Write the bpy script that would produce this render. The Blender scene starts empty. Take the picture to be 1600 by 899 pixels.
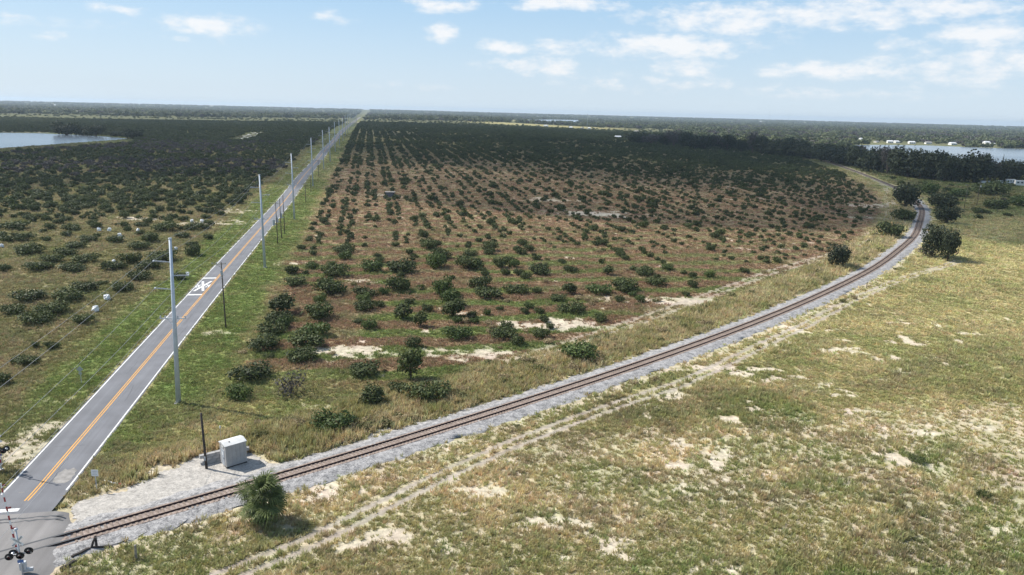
import bpy, math, random
import numpy as np
from mathutils import Vector, Matrix
sc = bpy.context.scene
C = sc.collection
RNG = np.random.default_rng(7)
random.seed(7)

# ------------------------------------------------------------------ camera
FPX, CAMH, PITCH, ROLL = 1121.0, 44.0, math.atan((449.5 - 175) / 1121.0), math.radians(1.4)
fw = np.array([0, math.cos(PITCH), -math.sin(PITCH)])
_r = np.array([1.0, 0, 0]); _u = np.cross(_r, fw)
rt = math.cos(ROLL) * _r + math.sin(ROLL) * _u
up = math.cos(ROLL) * _u - math.sin(ROLL) * _r
cam_d = bpy.data.cameras.new('camera'); cam = bpy.data.objects.new('camera', cam_d); C.objects.link(cam)
cam_d.sensor_width = 36; cam_d.lens = FPX / 1600 * 36; cam_d.clip_start = 0.5; cam_d.clip_end = 60000
cam.matrix_world = Matrix(((rt[0], up[0], -fw[0], 0), (rt[1], up[1], -fw[1], 0), (rt[2], up[2], -fw[2], CAMH), (0, 0, 0, 1)))
sc.camera = cam

# ------------------------------------------------------------------ sun, sky, exposure
SUN_EL = math.radians(48); SUN_AZ = math.atan2(-0.95, 0.30)          # azimuth from +Y towards +X
SDIR = Vector((math.sin(SUN_AZ) * math.cos(SUN_EL), math.cos(SUN_AZ) * math.cos(SUN_EL), math.sin(SUN_EL)))
sun_d = bpy.data.lights.new('sun', 'SUN'); sun_d.energy = 5.0; sun_d.angle = math.radians(0.53); sun_d.color = (1, 0.955, 0.88)
sun = bpy.data.objects.new('sun', sun_d); C.objects.link(sun); sun.location = (0, 0, 300)
sun.rotation_euler = SDIR.to_track_quat('Z', 'Y').to_euler()
world = bpy.data.worlds.new('World'); sc.world = world; world.use_nodes = True
sc.view_settings.view_transform = 'Standard'; sc.view_settings.look = 'None'
sc.view_settings.exposure = 0.42; sc.view_settings.gamma = 1.0
sc.cycles.use_denoising = True
sc.cycles.max_bounces = 6; sc.cycles.diffuse_bounces = 3; sc.cycles.transparent_max_bounces = 8
sc.cycles.volume_bounces = 0; sc.cycles.caustics_reflective = False; sc.cycles.caustics_refractive = False

def ray(px, py): return fw * FPX + rt * (px - 800) - up * (py - 449.5)

def build_world():
    nt = world.node_tree; nt.nodes.clear(); N = nt.nodes.new; L = nt.links.new
    out = N('ShaderNodeOutputWorld'); bg = N('ShaderNodeBackground'); bg.inputs[1].default_value = 0.10
    sky = N('ShaderNodeTexSky'); sky.sky_type = 'NISHITA'; sky.sun_disc = False
    sky.sun_elevation = SUN_EL; sky.sun_rotation = SUN_AZ; sky.altitude = 40
    sky.air_density = 1.0; sky.dust_density = 1.2; sky.ozone_density = 2.0
    tc = N('ShaderNodeTexCoord'); sep = N('ShaderNodeSeparateXYZ'); L(tc.outputs['Generated'], sep.inputs[0])
    def math_(op, a, b=None, c=None, clamp=False):
        n = N('ShaderNodeMath'); n.operation = op; n.use_clamp = clamp
        for i, v in enumerate((a, b, c)):
            if v is None: continue
            if isinstance(v, (int, float)): n.inputs[i].default_value = v
            else: L(v, n.inputs[i])
        return n.outputs[0]
    az = math_('ARCTAN2', sep.outputs[0], sep.outputs[1]); el = math_('ARCSINE', sep.outputs[2])
    comb = N('ShaderNodeCombineXYZ'); L(az, comb.inputs[0]); L(math_('MULTIPLY', el, 2.3), comb.inputs[1])
    def noise(scale, det, rough):
        n = N('ShaderNodeTexNoise'); n.inputs['Scale'].default_value = scale; n.inputs['Detail'].default_value = det
        n.inputs['Roughness'].default_value = rough; L(comb.outputs[0], n.inputs['Vector']); return n.outputs['Fac']
    nf = noise(26, 8, 0.62); nb = noise(5.5, 4, 0.5); nl = noise(9, 6, 0.6)
    # cumulus banks: centre pixel, half width, half height, weight (only where the sky is in view)
    blobs = [(320, 40, 56, 14, 1), (690, 8, 45, 10, 1), (880, 6, 85, 10, 1), (692, 53, 24, 13, .95), (785, 75, 42, 11, .95),
             (870, 75, 35, 12, .8), (1050, 72, 120, 17, .95), (850, 104, 85, 14, .75), (1072, 108, 45, 13, .95), (1150, 30, 130, 22, .9),
             (1370, 18, 150, 20, .9), (1540, 50, 62, 18, 1), (1420, 65, 40, 12, .7), (1310, 110, 95, 14, .8), (1500, 105, 110, 22, .75),
             (520, 28, 28, 10, .5), (190, 15, 40, 7, .55), (60, 30, 160, 9, .38), (1000, 130, 160, 14, .45), (1300, 140, 200, 12, .4), (640, 135, 50, 6, .4), (80, 55, 30, 6, .5), (280, 60, 22, 5, .6), (345, 67, 12, 5, .6)]
    acc = None
    for (x, y, sx, sy, w) in blobs:
        d = ray(x, y); d = d / np.linalg.norm(d); a0 = math.atan2(d[0], d[1]); e0 = math.asin(d[2])
        # rotate with the camera roll so banks lie level in the world
        ux = math_('MULTIPLY', math_('SUBTRACT', az, a0), FPX / sx * .78); uy = math_('MULTIPLY', math_('SUBTRACT', el, e0), FPX / sy * .78)
        q = math_('ADD', math_('MULTIPLY', ux, ux), math_('MULTIPLY', uy, uy))
        v = math_('MULTIPLY', math_('SUBTRACT', 1.25, math_('SQRT', q), clamp=True), w)
        acc = v if acc is None else math_('MAXIMUM', acc, v)
    # the same fair-weather cumulus everywhere above the part in view
    gen = math_('MULTIPLY', math_('SUBTRACT', nb, 0.47), 3.2, clamp=True)
    mr = N('ShaderNodeMapRange'); mr.inputs[1].default_value = 0.17; mr.inputs[2].default_value = 0.24; L(el, mr.inputs[0])
    acc = math_('MAXIMUM', acc, math_('MULTIPLY', gen, mr.outputs[0]))
    dens = math_('ADD', math_('MULTIPLY', acc, 1.25), math_('MULTIPLY', math_('SUBTRACT', nf, 0.55), 3.1))
    dens = math_('ADD', dens, math_('MULTIPLY', math_('SUBTRACT', nl, 0.5), 0.9))
    m2 = N('ShaderNodeMapRange'); m2.interpolation_type = 'SMOOTHSTEP'; m2.inputs[1].default_value = 0.05; m2.inputs[2].default_value = 1.25; L(dens, m2.inputs[0])
    fac = math_('MULTIPLY', math_('MULTIPLY', m2.outputs[0], 0.85), math_('MINIMUM', math_('MULTIPLY', acc, 3.0), 1.0))
    # moist bright air: whitest at the horizon, thinning upwards
    rp = N('ShaderNodeValToRGB'); cr = rp.color_ramp; L(math_('MULTIPLY_ADD', el, 1.0, 0.05, clamp=True), rp.inputs[0])
    cr.elements[0].position = .05; cr.elements[0].color = (5.7, 6.6, 7.3, 1); cr.elements[1].position = .19; cr.elements[1].color = (3.3, 5.1, 7.0, 1)
    mh = N('ShaderNodeMapRange'); mh.inputs[1].default_value = 0.0; mh.inputs[2].default_value = 0.75; mh.inputs[3].default_value = 0.92; mh.inputs[4].default_value = 0.15; L(el, mh.inputs[0])
    mixh = N('ShaderNodeMix'); mixh.data_type = 'RGBA'; L(mh.outputs[0], mixh.inputs[0]); L(sky.outputs[0], mixh.inputs[6]); L(rp.outputs[0], mixh.inputs[7])
    mix = N('ShaderNodeMix'); mix.data_type = 'RGBA'; L(fac, mix.inputs[0]); L(mixh.outputs[2], mix.inputs[6]); mix.inputs[7].default_value = (7.45, 7.45, 7.5, 1)
    L(mix.outputs[2], bg.inputs[0]); L(bg.outputs[0], out.inputs[0])
build_world()

# ------------------------------------------------------------------ cumulus overhead: the landscape beyond the near field lies in its broken shade
def cumulus(name, gx, gy, ax, ay, alt, seed, label):
    """a flat based heap of lumps; gx, gy is where its shade falls on the ground"""
    m = bpy.data.materials.get('cloud_vapour')
    if m is None:
        m = bpy.data.materials.new('cloud_vapour'); m.use_nodes = True; nt = m.node_tree; b = nt.nodes['Principled BSDF']; b.inputs['Base Color'].default_value = (.93, .93, .94, 1); b.inputs['Roughness'].default_value = 1
        tr = nt.nodes.new('ShaderNodeBsdfTransparent'); ms = nt.nodes.new('ShaderNodeMixShader'); n = nt.nodes.new('ShaderNodeTexNoise'); tc = nt.nodes.new('ShaderNodeTexCoord'); n.inputs['Scale'].default_value = .006; n.inputs['Detail'].default_value = 5; nt.links.new(tc.outputs['Object'], n.inputs['Vector'])
        mr = nt.nodes.new('ShaderNodeMapRange'); mr.inputs[1].default_value = .38; mr.inputs[2].default_value = .62; mr.inputs[3].default_value = .18; mr.inputs[4].default_value = .48; nt.links.new(n.outputs['Fac'], mr.inputs[0]); nt.links.new(mr.outputs[0], ms.inputs[0]); nt.links.new(tr.outputs[0], ms.inputs[1]); nt.links.new(b.outputs[0], ms.inputs[2]); nt.links.new(ms.outputs[0], nt.nodes['Material Output'].inputs[0])
    q = np.random.default_rng(seed); V = []; F = []; nu, nv = 96, 20
    k = alt / SDIR.z; cx, cy = gx + SDIR.x * k, gy + SDIR.y * k
    ph = q.uniform(0, 6.28, 9); am = q.uniform(.02, .075, 9)
    for i in range(nv + 1):
        t = i / nv * math.pi
        for j in range(nu):
            a = 2 * math.pi * j / nu; w = 1 + sum(am[h] * math.sin((h + 2) * a + ph[h]) for h in range(9)); rr = math.sin(t) ** .7 * w; z = math.cos(t); lump = 1 + .22 * math.sin(5 * a + 3 * t + ph[0]) * math.sin(4 * t + ph[1]) + .1 * math.sin(13 * a + ph[2]) * math.sin(9 * t)
            V.append((cx + ax * rr * math.cos(a), cy + ay * rr * math.sin(a), alt + (z * 190 * lump if z > 0 else z * 45)))
    for i in range(nv):
        for j in range(nu): F.append((i * nu + j, (i + 1) * nu + j, (i + 1) * nu + (j + 1) % nu, i * nu + (j + 1) % nu))
    me = bpy.data.meshes.new(name); me.from_pydata(V, [], F); me.shade_smooth(); me.materials.append(m); o = bpy.data.objects.new(name, me); C.objects.link(o); o['kind'] = 'structure'; o['label'] = label
cumulus('cloud', -330, 1010, 700, 780, 1050, 3, 'broad cumulus cloud high above the left groves')
cumulus('cloud', 360, 700, 480, 420, 1000, 8, 'cumulus cloud high above the right grove and rail bend')

# ------------------------------------------------------------------ helpers
def S(a, b, x):
    t = np.clip((np.asarray(x, float) - a) / (b - a), 0, 1); return t * t * (3 - 2 * t)
def _hash(ix, iy, seed):
    h = (ix.astype(np.int64) * 374761393 + iy.astype(np.int64) * 668265263 + seed * 1442695041) & 0xffffffff
    h = ((h ^ (h >> 13)) * 1274126177) & 0xffffffff
    h = h ^ (h >> 16); return (h & 0xffff) / 65535.0
def vnoise(x, y, seed=0):
    x = np.asarray(x, float); y = np.asarray(y, float)
    ix = np.floor(x); iy = np.floor(y); fx = x - ix; fy = y - iy
    fx = fx * fx * (3 - 2 * fx); fy = fy * fy * (3 - 2 * fy)
    a = _hash(ix, iy, seed); b = _hash(ix + 1, iy, seed); c = _hash(ix, iy + 1, seed); d = _hash(ix + 1, iy + 1, seed)
    return (a * (1 - fx) + b * fx) * (1 - fy) + (c * (1 - fx) + d * fx) * fy
def fbm(x, y, seed=0, o=4):
    v = 0; amp = .5; tot = 0
    for i in range(o):
        v = v + amp * vnoise(np.asarray(x) * 2 ** i + 17.3 * i, np.asarray(y) * 2 ** i - 9.1 * i, seed + i); tot += amp; amp *= .5
    return v / tot

# plan of the road (straight) and of the railway (easing curve)
HEAD = math.radians(-11.27); RD = np.array([math.sin(HEAD), math.cos(HEAD)]); RN = np.array([math.cos(HEAD), -math.sin(HEAD)])
R0 = np.array([-54.0, 72.3])
ZY = np.array([-400, 72, 117, 161, 240, 324, 424, 545, 649, 763, 958, 1100, 1659, 2370, 4000, 20000.])
ZZ = np.array([0, 0, .6, 1.1, 1.6, 1.7, 4.4, 5.2, 7.3, 8.0, 10.4, 11.5, 11, 11, 9, 9.])
_yy = np.linspace(-400, 6000, 3200); _zz = np.interp(_yy, ZY, ZZ)
for _ in range(2): _zz = np.convolve(np.pad(_zz, 12, mode='edge'), np.ones(25) / 25, 'valid')
RAILP = np.array([(-230, -20), (-140, 21), (-87, 38.6), (-45, 65.5), (-38, 70.5), (-32.7, 74.8), (-26.1, 79.9), (-20.8, 84.2), (6.5, 107.4), (15.6, 115.2), (38.5, 136.7), (53.5, 151.3),
                  (78.2, 177.4), (107.1, 210.4), (117.3, 223.3), (158.2, 279.7), (208.1, 364.9), (230.3, 413.3), (262.7, 502.4), (295.4, 620.3), (341, 805.8), (392, 1000), (440, 1180)], float)
def smooth_curve():
    n = np.array([(-45, 65.5), (-38, 70.5)]); d0 = np.array([math.sin(math.radians(52.5)), math.cos(math.radians(52.5))])
    P = np.vstack([[-45, 65.5] - d0 * 200, [-45, 65.5] - d0 * 110, [-45, 65.5] - d0 * 50, RAILP[3:]])
    s = np.r_[0, np.cumsum(np.hypot(*np.diff(P, axis=0).T))]
    ss = np.arange(0, s[-1], 1.0); X = np.interp(ss, s, P[:, 0]); Y = np.interp(ss, s, P[:, 1])
    k = np.hanning(81); k /= k.sum()
    def sm(a):
        l = 2 * a[0] - a[1:41][::-1]; r = 2 * a[-1] - a[-41:-1][::-1]
        return np.convolve(np.r_[l, a, r], k, 'valid')
    return np.c_[sm(X), sm(Y)]
RC = smooth_curve()
RT = np.gradient(RC, axis=0); RT /= np.hypot(RT[:, 0], RT[:, 1])[:, None]
_o = np.argsort(RC[:, 1]); _ry, _rx = RC[_o, 1], RC[_o, 0]
RTO = RT[_o]
def rail_x(y): return np.interp(y, _ry, _rx)
def rail_off(x, y):
    """signed distance to the railway, positive on the field (right) side; approximate far away"""
    x = np.asarray(x, float); y = np.asarray(y, float)
    i = np.clip(np.searchsorted(_ry, y), 1, len(_ry) - 1)
    t = RTO[i]; return (x - rail_x(y)) * t[..., 1]
def road_uv(x, y):
    dx = np.asarray(x, float) - R0[0]; dy = np.asarray(y, float) - R0[1]
    return dx * RD[0] + dy * RD[1], dx * RN[0] + dy * RN[1]
def zt(x, y):
    x = np.asarray(x, float); y = np.asarray(y, float)
    zr = np.interp(y, _yy, _zz)
    gap = rail_x(y) - x; tot = np.maximum(rail_x(y) - (R0[0] + (y - R0[1]) * RD[0] / RD[1]), 40)
    z = zr * S(0.06, 0.75, gap / tot)
    z = z * (1 - 0.45 * S(250, 900, -x))
    q = np.hypot((x + 505) / 200, (y - 715) / 210); z = z + (6.4 - z) * S(1.35, .95, q)          # the left lake lies in a flat basin
    d = np.hypot(x, y)
    z = z + 0.25 * (fbm(x / 23, y / 23, 5, 2) - .5) * S(6, 16, np.abs(rail_off(x, y))) * S(5, 14, np.abs(road_uv(x, y)[1]))
    z = z + S(5500, 9500, d) * (16 + 14 * fbm(x / 2600, y / 2600, 11, 3)) * (1 - .25 * S(0, 6000, x))
    return z - d * d / 1.46e7
def at(px, py, dz=0.0):
    """where the sight line of a photo pixel meets the terrain (raised by dz)"""
    d = ray(px, py); d = d / np.hypot(d[0], d[1]); lo, hi = 30.0, 14500.0
    for n in (160, 40, 40):
        t = np.geomspace(lo, hi, n); h = CAMH + d[2] * t - zt(d[0] * t, d[1] * t) - dz; k = np.where(h < 0)[0]
        i = max(int(k[0]), 1) if len(k) else n - 1; lo, hi = t[i - 1], t[i]
    t = (lo + hi) / 2; return np.array([d[0] * t, d[1] * t, float(zt(d[0] * t, d[1] * t)) + dz])
def pxm(p):  # metres per photo pixel at a point
    v = np.array(p) - [0, 0, CAMH]; return (v @ fw) / FPX

class MB:
    def __init__(s): s.v = []; s.f = []
    def add(s, v, f):
        o = len(s.v); s.v += [tuple(map(float, q)) for q in v]; s.f += [tuple(i + o for i in q) for q in f]; return s
    def box(s, c, d, rz=0, M=None):
        x, y, z = d[0] / 2, d[1] / 2, d[2] / 2
        v = [(-x, -y, -z), (x, -y, -z), (x, y, -z), (-x, y, -z), (-x, -y, z), (x, -y, z), (x, y, z), (-x, y, z)]
        cs, sn = math.cos(rz), math.sin(rz)
        v = [(a * cs - b * sn, a * sn + b * cs, e) for a, b, e in v]
        if M is not None: v = [tuple(M @ Vector(q)) for q in v]
        v = [(a + c[0], b + c[1], e + c[2]) for a, b, e in v]
        return s.add(v, [(3, 2, 1, 0), (4, 5, 6, 7), (0, 1, 5, 4), (1, 2, 6, 5), (2, 3, 7, 6), (3, 0, 4, 7)])
    def tube(s, pts, rad, n=8, cap=True):
        pts = [Vector(p) for p in pts]; rad = rad if hasattr(rad, '__len__') else [rad] * len(pts); v = []; f = []
        for i, p in enumerate(pts):
            t = (pts[min(i + 1, len(pts) - 1)] - pts[max(i - 1, 0)]).normalized()
            a = t.orthogonal().normalized() if i == 0 else (a - t * a.dot(t)).normalized()
            b = t.cross(a)
            for k in range(n):
                w = 2 * math.pi * k / n; v.append(p + (a * math.cos(w) + b * math.sin(w)) * rad[i])
        for i in range(len(pts) - 1):
            for k in range(n): f.append((i * n + k, i * n + (k + 1) % n, (i + 1) * n + (k + 1) % n, (i + 1) * n + k))
        if cap: f += [tuple(range(n))[::-1], tuple(range((len(pts) - 1) * n, len(pts) * n))]
        return s.add(v, f)
    def mesh(s, name, mat=None, smooth=False):
        m = bpy.data.meshes.new(name); m.from_pydata(s.v, [], s.f); m.update()
        if mat: m.materials.append(mat)
        if smooth: m.shade_smooth()
        return m
    def build(s, name, mat=None, parent=None, smooth=False): return obj(name, s.mesh(name, mat, smooth), parent)
def obj(name, data, parent=None, loc=None, rz=None):
    o = bpy.data.objects.new(name, data); C.objects.link(o)
    if parent is not None: o.parent = parent
    if loc is not None: o.location = [float(q) for q in loc]
    if rz is not None: o.rotation_euler = (0, 0, rz)
    return o
def tag(o, label=None, cat=None, group=None, kind=None):
    for k, v in (('label', label), ('category', cat), ('group', group), ('kind', kind)):
        if v: o[k] = v
    return o
def thing(name, label, cat, loc=(0, 0, 0), rz=0.0, group=None):
    o = obj(name, None, None, loc, rz); o.empty_display_size = .2; return tag(o, label, cat, group)
def dup(root, loc, rz, label, group=None, scale=None):
    r = root.copy(); C.objects.link(r); r.location = [float(q) for q in loc]; r.rotation_euler = (0, 0, rz); r['label'] = label
    if scale is not None: r.scale = scale
    if group: r['group'] = group
    for ch in root.children:
        c = ch.copy(); C.objects.link(c); c.parent = r
        for g in ch.children:
            d = g.copy(); C.objects.link(d); d.parent = c
    return r
ORD = 'zeroth first second third fourth fifth sixth seventh eighth ninth tenth eleventh twelfth thirteenth fourteenth fifteenth sixteenth seventeenth eighteenth nineteenth'.split()
TENS = {2: ('twenty', 'twentieth'), 3: ('thirty', 'thirtieth'), 4: ('forty', 'fortieth'), 5: ('fifty', 'fiftieth'), 6: ('sixty', 'sixtieth'), 7: ('seventy', 'seventieth'), 8: ('eighty', 'eightieth'), 9: ('ninety', 'ninetieth')}
def ordinal(n):
    if n < 20: return ORD[n]
    if n >= 100: return 'hundred-and-' + ordinal(n - 100) if n > 100 else 'hundredth'
    a, b = divmod(n, 10); return TENS[a][1] if b == 0 else TENS[a][0] + '-' + ORD[b]

# ------------------------------------------------------------------ materials
def mat_new(name):
    m = bpy.data.materials.new(name); m.use_nodes = True; nt = m.node_tree
    return m, nt, nt.nodes['Principled BSDF'], nt.nodes.new, nt.links.new
def mat(name, col, rough=.8, var=.15, scale=3.0, metal=0.0, bump=0.0, dirt=None):
    m, nt, b, N, L = mat_new(name)
    tc = N('ShaderNodeTexCoord'); n = N('ShaderNodeTexNoise'); n.inputs['Scale'].default_value = scale; n.inputs['Detail'].default_value = 6
    L(tc.outputs['Object'], n.inputs['Vector'])
    r = N('ShaderNodeValToRGB'); r.color_ramp.elements[0].position = .3; r.color_ramp.elements[1].position = .72
    d = dirt or [c * (1 - var * 1.6) for c in col]
    r.color_ramp.elements[0].color = (*d, 1); r.color_ramp.elements[1].color = (*[min(1, c * (1 + var)) for c in col], 1)
    L(n.outputs['Fac'], r.inputs[0]); L(r.outputs[0], b.inputs['Base Color'])
    b.inputs['Roughness'].default_value = rough; b.inputs['Metallic'].default_value = metal
    if bump:
        bp = N('ShaderNodeBump'); bp.inputs['Strength'].default_value = bump; bp.inputs['Distance'].default_value = .05
        L(n.outputs['Fac'], bp.inputs['Height']); L(bp.outputs[0], b.inputs['Normal'])
    return m
def foliage(name, dark, light, trans=.25, rnd=.35):
    """leaf faces: shade by leaf island and by plant, a little light passes through"""
    m, nt, b, N, L = mat_new(name)
    geo = N('ShaderNodeNewGeometry'); oi = N('ShaderNodeObjectInfo'); mx = N('ShaderNodeMix'); mx.data_type = 'RGBA'
    mx.inputs[6].default_value = (*dark, 1); mx.inputs[7].default_value = (*light, 1)
    a = N('ShaderNodeMath'); a.operation = 'MULTIPLY_ADD'; L(oi.outputs['Random'], a.inputs[0]); a.inputs[1].default_value = rnd
    k = N('ShaderNodeMath'); k.operation = 'MULTIPLY'; L(geo.outputs['Random Per Island'], k.inputs[0]); k.inputs[1].default_value = 1 - rnd
    L(k.outputs[0], a.inputs[2]); L(a.outputs[0], mx.inputs[0]); L(mx.outputs[2], b.inputs['Base Color'])
    b.inputs['Roughness'].default_value = .6; b.inputs['Specular IOR Level'].default_value = .25
    tr = N('ShaderNodeBsdfTranslucent'); L(mx.outputs[2], tr.inputs[0]); ms = N('ShaderNodeMixShader'); ms.inputs[0].default_value = trans
    L(b.outputs[0], ms.inputs[1]); L(tr.outputs[0], ms.inputs[2]); L(ms.outputs[0], nt.nodes['Material Output'].inputs[0])
    return m
def grass_mat():
    m, nt, b, N, L = mat_new('grass_blades')
    at_ = N('ShaderNodeAttribute'); at_.attribute_type = 'INSTANCER'; at_.attribute_name = 'tint'
    geo = N('ShaderNodeNewGeometry'); hs = N('ShaderNodeHueSaturation'); L(at_.outputs['Color'], hs.inputs['Color'])
    mr = N('ShaderNodeMapRange'); mr.inputs[3].default_value = .65; mr.inputs[4].default_value = 1.4; L(geo.outputs['Random Per Island'], mr.inputs[0]); L(mr.outputs[0], hs.inputs['Value'])
    L(hs.outputs[0], b.inputs['Base Color']); b.inputs['Roughness'].default_value = .75; b.inputs['Specular IOR Level'].default_value = .2
    tr = N('ShaderNodeBsdfTranslucent'); L(hs.outputs[0], tr.inputs[0]); ms = N('ShaderNodeMixShader'); ms.inputs[0].default_value = .4
    L(b.outputs[0], ms.inputs[1]); L(tr.outputs[0], ms.inputs[2]); L(ms.outputs[0], nt.nodes['Material Output'].inputs[0])
    return m
def ground_mat():
    m, nt, b, N, L = mat_new('ground')
    va = N('ShaderNodeAttribute'); va.attribute_name = 'albedo'
    tc = N('ShaderNodeTexCoord')
    def noise(s, d):
        n = N('ShaderNodeTexNoise'); n.inputs['Scale'].default_value = s; n.inputs['Detail'].default_value = d; n.inputs['Roughness'].default_value = .65
        L(tc.outputs['Object'], n.inputs['Vector']); return n.outputs['Fac']
    n1, n2 = noise(1.3, 8), noise(.16, 6)
    mr = N('ShaderNodeMapRange'); mr.inputs[1].default_value = .3; mr.inputs[2].default_value = .7; mr.inputs[3].default_value = .6; mr.inputs[4].default_value = 1.32; L(n1, mr.inputs[0])
    mr2 = N('ShaderNodeMapRange'); mr2.inputs[1].default_value = .3; mr2.inputs[2].default_value = .7; mr2.inputs[3].default_value = .47; mr2.inputs[4].default_value = .53; L(n2, mr2.inputs[0])
    hs = N('ShaderNodeHueSaturation'); L(va.outputs['Color'], hs.inputs['Color']); L(mr.outputs[0], hs.inputs['Value']); L(mr2.outputs[0], hs.inputs['Hue'])
    L(hs.outputs[0], b.inputs['Base Color']); b.inputs['Roughness'].default_value = .95; b.inputs['Specular IOR Level'].default_value = .1
    bp = N('ShaderNodeBump'); bp.inputs['Strength'].default_value = .5; bp.inputs['Distance'].default_value = .25; L(n1, bp.inputs['Height']); L(bp.outputs[0], b.inputs['Normal'])
    return m
def gravel_mat(name, lo, hi, scale):
    m, nt, b, N, L = mat_new(name); tc = N('ShaderNodeTexCoord')
    v = N('ShaderNodeTexVoronoi'); v.inputs['Scale'].default_value = scale; L(tc.outputs['Object'], v.inputs['Vector'])
    n = N('ShaderNodeTexNoise'); n.inputs['Scale'].default_value = 1.1; n.inputs['Detail'].default_value = 9; n.inputs['Roughness'].default_value = .78; L(tc.outputs['Object'], n.inputs['Vector'])
    sp = N('ShaderNodeSeparateColor'); L(v.outputs['Color'], sp.inputs[0])
    a = N('ShaderNodeMath'); a.operation = 'MULTIPLY_ADD'; L(sp.outputs[0], a.inputs[0]); a.inputs[1].default_value = .55; 
    k = N('ShaderNodeMapRange'); k.inputs[1].default_value = .3; k.inputs[2].default_value = .7; k.inputs[3].default_value = -.35; k.inputs[4].default_value = .80; L(n.outputs['Fac'], k.inputs[0]); L(k.outputs[0], a.inputs[2])
    mx = N('ShaderNodeMix'); mx.data_type = 'RGBA'; mx.inputs[6].default_value = (*lo, 1); mx.inputs[7].default_value = (*hi, 1); L(a.outputs[0], mx.inputs[0]); L(mx.outputs[2], b.inputs['Base Color'])
    b.inputs['Roughness'].default_value = .9
    bp = N('ShaderNodeBump'); bp.inputs['Strength'].default_value = .8; bp.inputs['Distance'].default_value = .06; L(v.outputs['Distance'], bp.inputs['Height']); L(bp.outputs[0], b.inputs['Normal'])
    return m
def asphalt_mat(name, col, seed=0.0):
    m, nt, b, N, L = mat_new(name); tc = N('ShaderNodeTexCoord'); mp = N('ShaderNodeMapping'); mp.inputs['Rotation'].default_value = (0, 0, HEAD); mp.inputs['Location'].default_value = (seed, 0, 0)
    L(tc.outputs['Object'], mp.inputs[0]); mp2 = N('ShaderNodeMapping'); mp2.inputs['Scale'].default_value = (1.2, .03, 1); L(mp.outputs[0], mp2.inputs[0])
    n1 = N('ShaderNodeTexNoise'); n1.inputs['Scale'].default_value = 1.0; n1.inputs['Detail'].default_value = 4; L(mp2.outputs[0], n1.inputs['Vector'])
    n2 = N('ShaderNodeTexNoise'); n2.inputs['Scale'].default_value = .25; n2.inputs['Detail'].default_value = 7; L(mp.outputs[0], n2.inputs['Vector'])
    n3 = N('ShaderNodeTexNoise'); n3.inputs['Scale'].default_value = 14; n3.inputs['Detail'].default_value = 3; L(mp.outputs[0], n3.inputs['Vector'])
    s = N('ShaderNodeMath'); s.operation = 'ADD'; L(n1.outputs['Fac'], s.inputs[0]); L(n2.outputs['Fac'], s.inputs[1])
    s2 = N('ShaderNodeMath'); s2.operation = 'MULTIPLY_ADD'; L(n3.outputs['Fac'], s2.inputs[0]); s2.inputs[1].default_value = .5; L(s.outputs[0], s2.inputs[2])
    mr = N('ShaderNodeMapRange'); mr.inputs[1].default_value = .8; mr.inputs[2].default_value = 1.75; mr.inputs[3].default_value = .66; mr.inputs[4].default_value = 1.30; L(s2.outputs[0], mr.inputs[0])
    hs = N('ShaderNodeHueSaturation'); hs.inputs['Color'].default_value = (*col, 1); L(mr.outputs[0], hs.inputs['Value']); L(hs.outputs[0], b.inputs['Base Color'])
    b.inputs['Roughness'].default_value = .85
    return m
def paint_mat(name, col):
    m, nt, b, N, L = mat_new(name); tc = N('ShaderNodeTexCoord'); n = N('ShaderNodeTexNoise'); n.inputs['Scale'].default_value = 2.2; n.inputs['Detail'].default_value = 8; n.inputs['Roughness'].default_value = .7
    L(tc.outputs['Object'], n.inputs['Vector']); r = N('ShaderNodeValToRGB'); r.color_ramp.elements[0].position = .33; r.color_ramp.elements[1].position = .5
    r.color_ramp.elements[0].color = (*[.45 * c + .07 for c in col], 1); r.color_ramp.elements[1].color = (*col, 1); L(n.outputs['Fac'], r.inputs[0]); L(r.outputs[0], b.inputs['Base Color'])
    b.inputs['Roughness'].default_value = .7; return m
def water_mat():
    m, nt, b, N, L = mat_new('lake_water'); b.inputs['Base Color'].default_value = (.17, .20, .23, 1); b.inputs['Roughness'].default_value = .2; b.inputs['IOR'].default_value = 1.33
    tc = N('ShaderNodeTexCoord'); n = N('ShaderNodeTexNoise'); n.inputs['Scale'].default_value = .12; n.inputs['Detail'].default_value = 6; L(tc.outputs['Object'], n.inputs['Vector'])
    bp = N('ShaderNodeBump'); bp.inputs['Strength'].default_value = .06; bp.inputs['Distance'].default_value = .5; L(n.outputs['Fac'], bp.inputs['Height']); L(bp.outputs[0], b.inputs['Normal']); return m

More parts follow.
